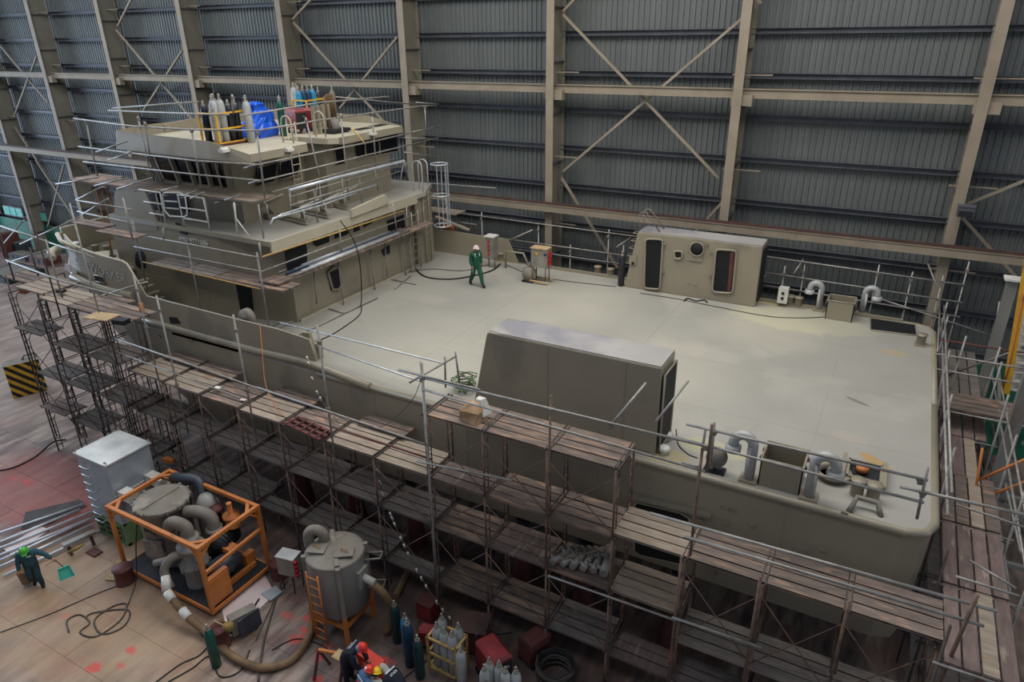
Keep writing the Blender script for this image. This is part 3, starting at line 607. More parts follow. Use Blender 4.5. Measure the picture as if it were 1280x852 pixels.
strip([(-26.0, 25.2), (-21.2, 25.3), (-19.15, 25.0)], [12.4, 12.33, 12.0])
strip([(-19.15, 16.65), (-19.15, 19.3)], [12.0]*2, .05); strip([(-19.15, 21.0), (-19.15, 25.0)], [12.0]*2, .05)
for px, py, px2, py2 in [(445, 162, 462, 160), (470, 158, 492, 153)]:
    a = atZ(px, py, 12.0); b = atZ(px2, py2, 12.0); MB().box(((a.x+b.x)/2, (a.y+b.y)/2, 12.0), (.5, abs(b.y-a.y)+.3, .02)).build('roof_slot', 'dark', roof)
for px, py in [(280, 188), (361, 187), (466, 167)]:
    p = at(px, py, 'X', -19.05) if px > 300 else at(px, py, 'Y', 16.45); MB().box(p, (.22, .3, .1)).box(p+Vector((0, 0, .08)), (.06, .3, .06)).build('bracket', 'white', roof)
ladder((-20.6, 19.85, 9.2), (-20.6, 19.85, 12.6), (0, 1, 0), .42, 12, .025, 'cream')
for y in (19.2, 20.9): MB().poly([(-19.7, y, 12.0), (-19.7, y, 12.7)] + arc((-19.95, y, 12.7), .25, 0, 180, 6) + [(-20.2, y, 12.0)], .028, 6).build('grab_rail', 'cream', roof)
for k in range(4): MB().box((-20.6, 21.3+.28*k, 12.55), (.12, .12, 1.1)).build('vent_pipe', 'ship', roof)
ma = MB()
for a, b in [((205, 160), (240, 152)), ((240, 152), (300, 148))]: ma.beam(atZ(*a, 12.5), atZ(*b, 12.5), .1, .25)
ma.build('roof_coaming', 'ship', roof)
# deck 2 fire box and machinery on the upper deck
q = atZ(462, 238, 9.2); t = thing('red_grey_cabinet', 'small grey switch cabinet with red fittings on the upper deck edge', 'cabinet', q)
MB().box(q+Vector((0, 0, .45)), (.35, .65, .8)).build('body', 'steelgrey', t)
MB().box(q+Vector((.19, .1, .5)), (.04, .38, .6)).build('panel_opening', 'black', t); MB().box(q+Vector((.22, .1, .62)), (.03, .2, .2)).build('red_fitting', 'red', t)
q2 = q+Vector((.1, -.75, 0)); e_ = MB().lathe(q2, [(.09, 0), (.09, .45), (.04, .52), (.03, .6)], 10); single(e_, 'fire_extinguisher', 'redplast', 'small red extinguisher left of the grey switch cabinet on the upper deck', 'extinguisher')

# ---- deck trunks
def trunk(y0, y1, xa, xf, xft, z, name, flip=False):
    r = .16; a, b = (y0, y1)
    outer = [Vector((xa, a, DZ)), Vector((xa, a, z-.0)), Vector((xft+.1, a, z)), Vector((xft, a, z-.04)), Vector((xf, a, DZ))]
    o = MB().ext(outer, (0, b-a, 0)).build(name, 'ship', ship, bevel=.05)
    return o
t1 = trunk(14.65, 15.8, -4.12, -9.45, -8.93, 8.33, 'trunk_house')
MB().prism([(-4.14, 14.68), (-8.5, 14.68), (-8.88, 14.75), (-8.88, 15.5), (-8.3, 15.78), (-4.14, 15.78)], 8.33, 8.345).build('top_plate', 'shiptop', t1)
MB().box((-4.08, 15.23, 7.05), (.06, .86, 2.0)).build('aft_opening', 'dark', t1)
MB().poly([(-4.05, 14.76, 6.0), (-4.05, 14.76, 8.1), (-4.05, 15.7, 8.1), (-4.05, 15.7, 6.0)], .03, 6, closed=True).build('opening_rim', 'ship', t1)
for x in (-5.0, -7.1): MB().box((x, 14.645, 7.1), (.02, .012, 2.3)).build('weld_seam', 'ship', t1)
t2 = trunk(26.25, 27.3, -3.98, -9.25, -8.8, 8.3, 'trunk_house')
MB().prism([(-4.0, 26.28), (-8.75, 26.28), (-8.75, 27.1), (-8.4, 27.28), (-4.0, 27.28)], 8.3, 8.315).build('top_plate', 'shiptop', t2)
YT = 26.24
def rnd(pix, y, name, par, rim='ship', m='dark'):
    pts = [at(px, py, 'Y', y-.02) for px, py in pix]; 
    # round the corners
    out = []
    for i, p in enumerate(pts):
        a = pts[i-1]; b = pts[(i+1) % len(pts)]; ra = min(.14, (a-p).length*.3); rb = min(.14, (b-p).length*.3)
        A = p+(a-p).normalized()*ra; B = p+(b-p).normalized()*rb; out += [A, (A+B)/2*.5+p*.5, B]
    o = MB().ext(out, (0, .03, 0)).build(name, m, par); MB().poly([p+Vector((0, -.02, 0)) for p in out], .045, 6, closed=True).build('rim', rim, o)
    return o
rnd([(807, 298), (829, 299), (825, 361.5), (805, 360)], YT, 'door_opening', t2)
rnd([(895, 311), (921, 313), (916, 366.5), (890, 364.5)], YT, 'door_opening', t2)
MB().ext([at(913, 313, 'Y', YT-.03), at(918, 314, 'Y', YT-.03), at(913, 364, 'Y', YT-.03), at(909, 364, 'Y', YT-.03)], (0, .02, 0)).build('red_door_edge', 'dkred', t2)
rnd([(843, 313), (853, 314), (853, 323), (843, 323)], YT, 'port', t2)
c = at(871.5, 311, 'Y', YT-.02); MB().box(c+Vector((-.05, 0, -.12)), (.55, .03, .75)).build('vent_panel', 'ship', t2)
MB().lathe(c, [(.0, 0), (.27, 0), (.27, .06), (.0, .06)], 18, mat3=Euler((math.radians(90), 0, 0)).to_matrix()).build('vent_opening', 'dark', t2)
MB().poly(arc(c+Vector((0, -.05, 0)), .27, 0, 345, 16), .03, 6, closed=True).build('vent_rim', 'ship', t2)
MB().box(at(791, 325, 'Y', YT-.03), (.3, .04, .38)).build('end_panel', 'ship', t2)
MB().box(at(791, 329, 'Y', YT-.06), (.1, .04, .12)).build('end_panel_port', 'dark', t2)
for k in range(5):
    z = 6.9+k*.32; x = -9.25+(z-5.9)*.19
    MB().poly([(x, 26.35, z), (x-.2, 26.35, z), (x-.2, 26.7, z), (x, 26.7, z)], .02, 5).build('rung', 'ship', t2)
for y in (26.45, 27.0): MB().poly([(-8.75, y, 8.3), (-8.85, y, 8.85)] + arc((-8.65, y, 8.85), .2, 180, 20, 6) + [(-7.95, y, 8.32)], .025, 6).build('grab_rail', 'steelgrey', t2)
MB().box((-3.95, 26.78, 7.1), (.04, .8, 2.0)).build('aft_opening', 'dark', t2)
for px, py in [(831, 305), (829, 340), (888, 315), (888, 345), (884, 306)]: MB().box(at(px, py, 'Y', YT-.05), (.1, .06, .06)).build('hinge', 'steelgrey', t2)
for px, py in [(860, 353), (869, 355), (786, 350)]: MB().box(at(px, py, 'Y', YT-.03), (.05, .05, .05)).build('stud', 'ship', t2)
for y in (14.66, 26.27): MB().box((-6.6, y, 5.93), (5.0, .02, .06)).build('base_weld', 'ship', ship)

# ---- deck fittings
def goose(x, y, rz, s=1.0):
    mb = MB(); pts = [(0, 0, 0), (0, 0, .85*s)] + arc((.2*s, 0, .85*s), .2*s, 180, 0, 8) + [(.4*s, 0, .72*s)]
    mb.poly(pts, .11*s, 10); g = mb.build('gooseneck_vent', 'pipegrey', ship, mw=TR(x, y, DZ, rz))
    MB().lathe((.4*s, 0, .62*s), [(.17*s, 0), (.17*s, .14*s), (0, .15*s)], 12).build('vent_flap', 'pipegrey', g, mw=TR(x, y, DZ, rz))
    MB().box((0, 0, .03), (.36*s, .36*s, .06)).build('vent_base', 'ship', g, mw=TR(x, y, DZ, rz))
goose(-1.84, 14.68, math.pi*1.0, 1.1); goose(-.5, 14.62, 0, 1.1); goose(-1.81, 27.0, math.pi, 1.0); goose(-.36, 27.3, 0, 1.0)
def coam(x, y, w_, d_, h_, rz=0):
    mb = MB(); t_ = .03
    for sx, sy, lx, ly in ((0, -1, w_, t_), (0, 1, w_, t_), (-1, 0, t_, d_), (1, 0, t_, d_)): mb.box((sx*(w_/2-t_/2), sy*(d_/2-t_/2), h_/2), (lx, ly, h_))
    o = mb.build('hatch_coaming', 'ship', ship, mw=TR(x, y, DZ, rz)); MB().box((0, 0, .03), (w_-.08, d_-.08, .05)).build('hatch_bottom', 'blacksteel', o, mw=TR(x, y, DZ, rz))
    MB().poly([(-w_/2, -d_/2, h_), (w_/2, -d_/2, h_), (w_/2, d_/2, h_), (-w_/2, d_/2, h_)], .025, 6, closed=True).build('coaming_lip', 'ship', o, mw=TR(x, y, DZ, rz))
    for q in (-w_/2-.03, w_/2+.03):
        for yy in (-.2, .2): MB().box((q, yy, h_*.85), (.06, .08, .1)).build('toggle', 'steelgrey', o, mw=TR(x, y, DZ, rz))
coam(-1.16, 15.0, .92, .85, .72); coam(-1.05, 26.6, .9, .75, .72)
# ring flange and hatch at the stern corner
c = atZ(1040, 595, DZ); rg = MB(); rg.lathe((c.x, c.y, DZ), [(.3, 0), (.36, 0), (.36, .12), (.42, .12), (.42, .15), (.3, .15), (.3, 0)], 24); rg.build('ring_flange', 'ship', ship)
c = atZ(1079, 596, DZ); hb = MB(); 
for sx, sy, lx, ly in ((0, -1, .75, .05), (0, 1, .75, .05), (-1, 0, .05, .8), (1, 0, .05, .8)): hb.box((c.x+sx*.35, c.y+sy*.38, DZ+.1), (lx, ly, .2))
hm = hb.build('small_hatch', 'ship', ship); MB().box((c.x, c.y, DZ+.03), (.66, .7, .04)).build('hatch_well', 'blacksteel', hm)
MB().box((c.x+.42, c.y, DZ+.16), (.1, 1.1, .1)).build('hatch_bar', 'ship', hm); MB().box((c.x-.46, c.y, DZ+.16), (.1, 1.2, .1)).build('hatch_bar', 'ship', hm)
lo = MB().lathe((c.x-.05, c.y+.1, DZ+.1), [(.0, 0), (.14, 0), (.14, .12), (0, .12)], 12); single(lo, 'rope_roll', 'orange', 'small orange roll lying in the square hatch at the stern corner', 'roll')
bb_ = MB()
for px, py in [(1070, 618), (1090, 624)]:
    c = atZ(px, py, DZ); bb_.lathe((c.x, c.y, DZ), [(.14, 0), (.14, .36), (.17, .37), (.17, .41), (0, .41)], 14)
bb_.build('mooring_bitt', 'ship', ship)
a = atZ(1060, 640, DZ); b = atZ(1101, 645, DZ); mid = (a+b)/2
MB().poly([a, a+Vector((.05, .05, .12)), mid+Vector((-.2, .25, .22)), mid+Vector((.2, .25, .22)), b+Vector((-.05, .05, .12)), b], .06, 8).build('fairlead_bar', 'steelgrey', ship)
for pxs, base in (([(747, 342), (763, 345)], None), ([(987, 380), (997, 382)], None), ([(1150, 430)], None), ([(626, 325)], None)):
    mb = MB(); cs = [atZ(px, py+1, DZ) for px, py in pxs]
    for c in cs: mb.lathe((c.x, c.y, DZ), [(.14, 0), (.14, .34), (.17, .35), (.17, .39), (0, .4)], 12)
    c = sum(cs, Vector())/len(cs); mb.box((c.x, c.y, DZ+.02), (.35+.55*(len(cs)-1), .36, .04)); mb.build('mooring_bitt', 'ship', ship)
c = atZ(1117, 408, DZ); sq = [atZ(*p, DZ) for p in ((1088, 413), (1146, 420), (1144, 406), (1088, 398))]; rr = MB().prism([(p.x, p.y) for p in sq], DZ-.0, DZ+.012).build('deck_slot', 'dark', ship)
MB().poly([(p.x, p.y, DZ+.02) for p in sq], .03, 6, closed=True).build('slot_rim', 'ship', rr)
MB().box((-6, YF-.06, 5.96), (14, .1, .12)).build('deck_edge_bar', 'ship', ship)
for px, py in [(830, 566), (833, 549)]:
    c = atZ(px, py, DZ); MB().lathe((c.x, c.y, DZ), [(.1, 0), (.1, .08), (.15, .1), (.15, .17), (.1, .2), (0, .2)], 14).build('sounding_cap', 'white', ship)
# ------------------------------------------------------------------ SCAFFOLDING
PW = .262
def plank_mesh(L_, nm, m):
    mb = MB(); mb.box((0, 0, 0), (L_, PW, .035)); mb.box((0, -PW/2+.012, -.02), (L_, .024, .05)); mb.box((0, PW/2-.012, -.02), (L_, .024, .05)); mb.box((-L_/2+.02, 0, .02), (.04, PW, .012)); mb.box((L_/2-.02, 0, .02), (.04, PW, .012))
    return mb.mesh(nm, m)
PM = {(L_, m): plank_mesh(L_, 'plank_%s_%d' % (m, int(L_*100)), m) for L_ in (1.74, 2.3) for m in ('plank', 'plankp', 'plankd', 'plankr')}
def lay(parent, xc, y0, z, n=4, m='plank', L_=1.74, along='X', gap=.038, jit=.012, skip=()):
    for k in range(n):
        if k in skip: continue
        y = y0+(k+.5)*(PW+gap); j = random.uniform(-jit, jit)
        mw = TR(xc+j, y+j*.5, z+random.uniform(0, .008), j*.3) if along == 'X' else TR(y0*0+xc+(k+.5)*(PW+gap), y0, z, math.pi/2+j*.3)
        link('plank', PM[(L_, m)], parent, mw=mw)
# ladder-type frame 1.2 m wide (Y), height h
def frame_mesh(h, m, nm, wd=1.2):
    mb = MB()
    for y in (0, wd): mb.tube((0, y, 0), (0, y, h), .03, 6)
    for y in (.2, wd-.2): mb.tube((0, y, 0.05), (0, y, h-.3), .018, 5)
    for z in [.25+.3*k for k in range(int((h-.5)/.3)+1)]:
        mb.tube((0, 0, z), (0, .2, z), .015, 5); mb.tube((0, wd-.2, z), (0, wd, z), .015, 5)
    mb.tube((0, 0, h-.03), (0, wd, h-.03), .022, 6); mb.poly([(0, .2, h-.3), (0, .3, h-.12), (0, wd-.3, h-.12), (0, wd-.2, h-.3)], .018, 5)
    return mb.mesh(nm, m)
FM = {}
def frame(parent, x, y, z, h, m='rusttube'):
    k = (round(h, 2), m)
    if k not in FM: FM[k] = frame_mesh(h, m, 'frame_%s_%d' % (m, int(h*100)))
    link('ladder_frame', FM[k], parent, mw=TR(x, y, z))
    if y > 12.55 and y < 13 : link('transom_tube', trm, parent, mw=TR(x, y, z+h+.05))
trm = MB().tube((-.05, -.05, 0), (-.05, 1.25, 0), .026, 6).tube((.05, -.05, 0), (.05, 1.25, 0), .026, 6).mesh('transom_tube', 'darktube')
def xbrace(parent, x0, x1, y, z0, z1, m='rusttube'):
    MB().tube((x0, y, z0), (x1, y, z1), .014, 5).build('cross_brace', m, parent); MB().tube((x0, y-.02, z1), (x1, y-.02, z0), .014, 5).build('cross_brace', m, parent)
def pipe(parent, a, b, r=.025, m='galv', name='scaffold_tube', n=8): return MB().tube(a, b, r*1.12, n).build(name, m, parent)
cpm = MB().box((0, 0, 0), (.09, .09, .09)).tube((-.07, 0, .02), (.07, 0, .02), .018, 6).mesh('coupler', 'steelgrey')
def coupler(parent, p): link('coupler', cpm, parent, mw=TR(*p))
Y0, Y1 = 12.6, 13.8
def lvl(L_, x): return L_ + max(0, -9.6-x)*(.03 if L_ > 1 else .0)
LV = [1.06, 3.05, 4.68]
XS = [-24.0, -22.22, -20.44, -18.66, -16.88, -15.1, -13.32, -11.5, -9.64]
s_mid = thing('side_scaffold', 'long three-level rusty frame scaffold along the near side of the boat', 'scaffold', (-16, 13.2, 0))
zb = [0, 1.06, 3.05]
for i, x in enumerate(XS[:-1]):
    z = 0
    for L_ in LV:
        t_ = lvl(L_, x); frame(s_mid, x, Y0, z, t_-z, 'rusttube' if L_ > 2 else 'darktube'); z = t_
    x1 = XS[i+1]
    for a, b in ((0, LV[0]), (LV[0], LV[1]), (LV[1], LV[2])):
        if a: xbrace(s_mid, x, x1, Y0, lvl(a, x)+.1, lvl(b, x)-.2)
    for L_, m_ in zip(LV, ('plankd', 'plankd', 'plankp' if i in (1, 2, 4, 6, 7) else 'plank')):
        if i == 0 and L_ > 4: continue
        lay(s_mid, (x+x1)/2, Y0+.02, lvl(L_, (x+x1)/2)+.03, 4 if not (L_ < 2 and i % 3 == 1) else 2, m_)
# inner row sticking out above the main level (second plank row toward the hull)
for i in (1, 2, 4, 6):
    lay(s_mid, (XS[i]+XS[i+1])/2+.3, Y1-.1, lvl(4.68, XS[i])+.12, 2, 'plank')
for x0, x1 in ((-22.9, -16.5), (-16.7, -9.4)):
    a, b = (atY(140, 421, 12.55), atY(330, 488, 12.55)) if x0 < -20 else (atY(322, 484, 12.5), atY(531, 555, 12.5))
    pipe(s_mid, a, b, .028, 'galv', 'guard_rail')
pipe(s_mid, atY(150, 441, 12.58), atY(300, 497, 12.58), .02, 'galv', 'guard_rail')
pipe(s_mid, atY(415, 533, 12.6), atY(540, 574, 12.6), .024, 'redtube' if 'redtube' in M else 'dkred', 'guard_rail')
pipe(s_mid, atY(521, 576, 12.5), atY(640, 600, 12.5), .028, 'galv', 'guard_rail')
# tall standards rising past the platform to the deck rail
for (ax_, ay), (bx, by) in [((199, 370), (228, 510)), ((299, 395), (315, 520)), ((403, 408), (415, 545)), ((526, 452), (538, 620)), ((175, 345), (190, 440))]:
    a = atY(ax_, ay, 12.62); b = atY(bx, by, 12.62); a = Vector((b.x, b.y, a.z))
    pipe(s_mid, b+Vector((0, 0, -1)), a, .026, 'galv', 'standard'); coupler(s_mid, (b.x, b.y, b.z+.9)); coupler(s_mid, (b.x, b.y, a.z-.5))
# ---- high tower, four levels
s_hi = thing('scaffold_tower', 'tallest rusty scaffold tower beside the trunk house, its top platform carrying the torn cardboard', 'scaffold', (-7, 13.2, 0))
XH = [-9.62, -7.87, -6.1, -4.38]
for i, x in enumerate(XH):
    z = 0
    for t_ in (1.06, 3.05, 4.68, 6.6): frame(s_hi, x, Y0, z, t_-z, 'rusttube'); z = t_
for i in range(3):
    a, b = XH[i], XH[i+1]; c = (a+b)/2
    xbrace(s_hi, a, b, Y0, 4.85, 6.4); xbrace(s_hi, a, b, Y0, 3.2, 4.5); xbrace(s_hi, a, b, Y0, 1.2, 2.9)
    if i < 2 or True:
        lay(s_hi, c, Y0+.02, 6.63, 4, 'plank'); lay(s_hi, c, Y0+.02, 4.71, 4, 'plankr' if i == 0 else 'plank', skip=(3,) if i == 0 else ()); lay(s_hi, c, Y0+.02, 3.08, 4, 'plank' if i != 1 else 'plankr'); lay(s_hi, c, Y0+.02, 1.09, 4, 'plank' if i < 2 else 'plankd')
for l, m_, r in [(((528, 470), (950, 590)), 'galv', .027), (((530, 484), (882, 585)), 'galv', .024)]: pass
pipe(s_hi, atY(524, 471, 12.5), atY(885, 558, 12.5), .027, 'galv', 'guard_rail'); pipe(s_hi, atY(527, 486, 12.52), atY(884, 590, 12.52), .025, 'galv', 'guard_rail')
pipe(s_hi, atY(689, 494, 12.56), atY(682, 700, 12.56), .026, 'rusttube', 'standard')
pipe(s_hi, (atY(527, 455, 12.56).x, 12.56, 8.15), (atY(527, 455, 12.56).x, 12.56, 0), .03, 'galv', 'standard')
for (a, b) in [((763, 532), (790, 500)), ((820, 527), (845, 498))]: pipe(s_hi, atY(*a, 12.5), atY(*b, 12.5)+Vector((0, .9, .0)), .025, 'galv')
pipe(s_hi, atY(498, 462, 12.5), atY(600, 487, 12.5), .026, 'galv'); pipe(s_hi, atY(512, 478, 12.3), atY(570, 445, 13.9), .025, 'galv')
pipe(s_hi, atY(556, 446, 13.6), atY(557, 484, 13.6), .024, 'galv'); pipe(s_hi, atY(569, 439, 13.9), atY(575, 482, 13.9), .024, 'galv')
pipe(s_hi, atZ(555, 454, 6.9), atZ(350, 403, 6.95), .025, 'galvnew', 'deck_guard_rail'); pipe(s_hi, atZ(530, 478, 6.4), atZ(385, 428, 6.4), .025, 'galvnew', 'deck_guard_rail')
for p in [(689, 512), (763, 533), (882, 558), (530, 472)]: coupler(s_hi, atY(*p, 12.5))
# ---- stern quarter scaffold
s_st = thing('stern_quarter_scaffold', 'rust-streaked scaffold under the stern corner with two long galvanised guard rails', 'scaffold', (-1, 13.2, 0))
XQ = [-2.66, -.98, .66, 2.3]
for i, x in enumerate(XQ):
    z = 0
    for t_ in (1.06, 3.1, 4.78) if x < 2 else (1.06, 2.9, 4.6): frame(s_st, x, Y0, z, t_-z, 'rusttube'); z = t_
XQ2 = [-4.38]+XQ
for i in range(4):
    a, b = XQ2[i], XQ2[i+1]; c = (a+b)/2; L_ = 1.74
    lay(s_st, c, Y0+.02, 4.82, 4, ('plankp', 'plank', 'plank', 'plank')[i], jit=.006)
    if i == 0: lay(s_st, c, Y0+.02, 3.12, 4, 'plankp')
    else: lay(s_st, c, Y0+.02, 2.3, 4, 'plankd')
    lay(s_st, c, Y0+.02, 1.0, 3, 'plankr' if i == 0 else 'plankd')
    if i: xbrace(s_st, a, b, Y0, 2.5, 4.5)
for a, b in (((813, 641), (1247, 764)), ((855, 670), (1230, 782))): pipe(s_st, atY(*a, 12.45), atY(*b, 12.45), .03, 'galv', 'guard_rail')
pipe(s_st, atY(840, 771, 12.42), atY(952, 809, 12.42), .028, 'galv', 'guard_rail'); pipe(s_st, atY(685, 719, 12.45), atY(845, 775, 12.45), .026, 'galv', 'guard_rail')
for p, q in (((852, 695), (842, 852)), ((878, 560), (851, 690)), ((951, 720), (930, 852)), ((1062, 750), (1040, 852)), ((890, 530), (886, 590))):
    a = atY(*p, 12.5); pipe(s_st, a, Vector((a.x, 12.5, atY(*q, 12.5).z)), .028, 'rusttube', 'standard')
pipe(s_st, atY(1222, 742, 12.4), atY(1168, 868, 12.4), .035, 'rusttube', 'standard')
# guard rail on the stern part of the near deck side
s_rail = thing('deck_edge_rail', 'loose galvanised tube rail with upright poles along the near deck edge at the stern', 'guard rail', atZ(890, 590, DZ))
for a, b in (((858, 530), (1160, 600)), ((840, 545), (1155, 628)), ((852, 578), (875, 584))): pipe(s_rail, atY(*a, 13.9), atY(*b, 13.9), .028, 'galv', 'guard_rail')
pipe(s_rail, atY(1125, 608, 13.9), atY(1290, 645, 13.9), .03, 'galv', 'guard_rail')
for a, b in (((893, 528), (888, 585)), ((882, 535), (873, 596)), ((1160, 583), (1146, 648))): pipe(s_rail, atY(*a, 13.9), atY(*b, 13.9), .027, 'galv', 'upright_pole')
for p in ((893, 541), (1153, 618), (1150, 602), (882, 560)): coupler(s_rail, atY(*p, 13.9))
# inclined rail poles over the transom edge
for a, b in (((1167, 425), (1168, 452)),): pass
for a, b, x in (((1175, 380), (1172, 440), 2.1), ((1167, 448), (1148, 480), 2.0), ((1160, 460), (1140, 558), 1.9), ((1182, 442), (1165, 560), 2.2)): pipe(s_rail, atX(*a, x), atX(*b, x), .026, 'galv', 'upright_pole')
pipe(s_rail, (2.1, 14.6, 6.9), (2.1, 26.6, 6.9), .028, 'galv', 'guard_rail'); pipe(s_rail, (2.14, 14.6, 6.35), (2.14, 26.6, 6.35), .028, 'galv', 'guard_rail')
for y in (16.2, 19, 22, 25, 26.4): pipe(s_rail, (2.15, y, 4.0), (2.15, y, 7.1), .026, 'galv', 'upright_pole')
# ---- stern walkway
s_sw = thing('stern_walkway', 'scaffold walkway of red-brown planks running past the square stern', 'scaffold', (3, 19, 0))
for j, y in enumerate([13.35, 15.72, 18.1, 20.45, 22.8, 25.2, 27.4]):
    m_ = ['plankr', 'plankr', 'plank', 'plankr', 'plankr', 'plankd', 'plankd'][j]; z = 4.72 if j < 3 else 4.62
    for k in range(4 if j != 3 else 3): link('plank', PM[(2.3, 'plankp' if (j, k) in ((2, 2), (3, 2), (0, 2)) else m_)], s_sw, mw=TR(2.52+k*.305, y, z+random.uniform(0, .02)-(.5 if j == 0 and k > 4 else 0), math.pi/2))
    pipe(s_sw, (2.2, y-1.18, z-.05), (3.85, y-1.18, z-.05), .024, 'galv')
for j, y in enumerate((12.2, 14.5, 16.9, 19.3, 21.7, 24.1, 26.5)):
    for x in (2.3, 3.75): pipe(s_sw, (x, y, 0), (x, y, 5.6 if x < 3 else 6.2), .026, 'darktube' if x < 3 else 'galv', 'standard')
    for z in (1.1, 3.0): pipe(s_sw, (2.2, y, z), (3.9, y, z), .022, 'darktube')
    if j: MB().tube((3.8, y, 3.0), (3.8, y-2.4, 4.6), .02, 6).build('cross_brace', 'galv', s_sw)
for z in (5.2, 5.7): pipe(s_sw, (3.8, 12, z), (3.8, 27.8, z), .026, 'galv', 'guard_rail')
for k in range(3):
    for z in (1.1, 3.0):
        for j in range(5): link('plank', PM[(2.3, 'plankd')], s_sw, mw=TR(2.55+k*.31, 13.4+j*2.4, z, math.pi/2))
# long loose tubes fixed outside the walkway
for a, b, x in (((1222, 560), (1252, 765), 3.95), ((1232, 545), (1262, 740), 4.05), ((1240, 530), (1276, 690), 4.15), ((1207, 540), (1245, 790), 3.9)): pipe(s_sw, atX(*a, x), atX(*b, x), .032, 'galv', 'long_tube')
for a, b in (((1195, 630), (1285, 660)), ((1195, 720), (1275, 745)), ((1212, 700), (1270, 735))): pipe(s_sw, atZ(*a, 5.4), atZ(*b, 5.4), .025, 'galv')
# cross walkway at the far right
s_cw = thing('cross_walkway', 'short plank gangway leading right from the stern to the grey stair tower', 'walkway', (3.4, 22.4, 5.2))
for k in range(4):
    a0 = atZ(1166, 487, 5.3); a1 = atZ(1166, 505, 5.3)
    for j in range(3): link('plank', PM[(1.74, 'plankr' if j else 'plank')], s_cw, mw=TR(2.9+j*1.72, a1.y+.1+k*.3, 5.3-.0*j))
for y in (a1.y-.1, a1.y+1.2):
    pipe(s_cw, (2.0, y, 5.22), (7.4, y, 5.22), .026, 'galv', 'ledger')
for z in (5.9, 6.4): pipe(s_cw, (2.0, a1.y+1.3, z), (5.4, a1.y+1.3, z), .026, 'galv', 'guard_rail')
for z, m_ in ((6.0, 'galv'), (6.5, 'dkred')): pipe(s_cw, (2.0, a1.y+2.3, z), (5.4, a1.y+2.3, z), .026, m_, 'guard_rail')
for x in (2.5, 3.4, 4.3, 5.0): pipe(s_cw, (x, a1.y+1.35, 3.4), (x+.1, a1.y+1.35, 7.2-.2*(x-2)), .026, 'galv', 'standard')
pipe(s_cw, (2.6, 26, 4.6), (4.6, 24.5, 6.9), .03, 'galv'); pipe(s_cw, (4.0, 26.6, 4.0), (3.6, 26.6, 7.3), .03, 'galv')
# far side guard rails
s_far = thing('far_side_rail', 'thin tube scaffold rail along the far edge of the aft deck before the wall', 'guard rail', (-6, 27.6, 4))
for l in [((524, 228), (620, 235)), ((540, 262), (800, 296)), ((615, 296), (780, 319)), ((637, 310), (780, 330)), ((955, 320), (1206, 356)), ((955, 340), (1203, 378)), ((955, 356), (1200, 396)), ((1090, 370), (1236, 418)), ((560, 292), (640, 300)), ((640, 300), (666, 287))]:
    pipe(s_far, atY(*l[0], 27.75), atY(*l[1], 27.75), .025, 'galv', 'guard_rail')
for x, z in [(-17, 7.9), (-14.0, 7.7), (-10.6, 7.8), (-3.3, 7.2), (-2.6, 7.4), (-.1, 7.7), (1.0, 7.6), (1.95, 7.6), (2.6, 8.2), (-19.0, 8.4), (-12.4, 6.9), (-9.9, 7.2)]:
    pipe(s_far, (x, 27.8, 2.5), (x, 27.8, z), .025, 'galv', 'standard'); coupler(s_far, (x, 27.75, z-.3))
for a, b in [((637, 300), (665, 287)), ((770, 309), (788, 297)), ((992, 342), (1004, 324)), ((946, 357), (958, 343)), ((1172, 360), (1160, 330))]: pipe(s_far, atY(*a, 27.3), atY(*b, 27.9), .025, 'galv')
for j in range(3): link('plank', PM[(2.3, 'plankp')], s_far, mw=TR(-19.3+.0*j, 27.5+.3*j, 7.75))
link('plank', PM[(1.74, 'plankp')], s_far, mw=TR(-18.2, 27.1, 7.4, .3, 0, .35))
for z in (6.6, 7.2): pipe(s_far, (-20.6, 28.2, z), (-17.4, 28.0, z), .024, 'galv')

# ---- scaffold around tier one
s_h1 = thing('deckhouse_scaffold', 'galvanised tube scaffold wrapped round the lower deckhouse with a plank walk along its near side', 'scaffold', (-18.4, 15.6, DZ))
YS = 15.5
def py(l, y, r=.026, m='galv', nm='guard_rail', par=s_h1): return MB().poly([atY(*p, y) for p in l], r*1.2, 8).build(nm, m, par)
def pxx(l, x, r=.026, m='galv', nm='guard_rail', par=s_h1): return MB().poly([atX(*p, x) for p in l], r*1.2, 8).build(nm, m, par)
py([(167, 292), (325, 322)], YS); py([(168, 308), (325, 339)], YS); py([(178, 327), (325, 361)], YS, .024, 'ltyellow', 'ledger')
a = atY(327, 361, YS); XA = a.x
pxx([(325, 322), (505, 263)], XA, .028, 'ltyellow'); pxx([(325, 340), (440, 297), (520, 268)], XA); pxx([(335, 358), (460, 308), (512, 290)], XA, .028)
for (a_, b_) in [((321, 315), (336, 408)), ((324, 303), (327, 325)), ((235, 306), (253, 398)), ((165, 275), (184, 360)), ((204, 285), (205, 300))]: py([a_, b_], YS, .027, nm='standard')
for (a_, b_) in [((424, 284), (428, 326)), ((422, 322), (431, 392)), ((462, 306), (470, 373)), ((481, 303), (484, 345)), ((502, 296), (508, 348)), ((512, 293), (515, 354)), ((491, 254), (497, 296)), ((508, 256), (509, 296)), ((392, 335), (396, 380))]: pxx([a_, b_], XA, .025, nm='standard')
for (a_, b_) in [((340, 414), (440, 363)), ((370, 420), (472, 372)), ((396, 381), (430, 391)), ((480, 347), (520, 355)), ((493, 361), (513, 345)), ((350, 403), (330, 412))]: 
    MB().tube(atZ(*a_, DZ+.04), atZ(*b_, DZ+.04), .026, 8).build('base_tube', 'galv', s_h1)
zP = atY(250, 345, YS).z+.05
for (x0_) in (-23.4, -21.6, -19.8, -18.2):
    lay(s_h1, x0_, YS+.02, zP, 3, 'plankd' if x0_ < -20 else 'plank')
y_ = YS+.3
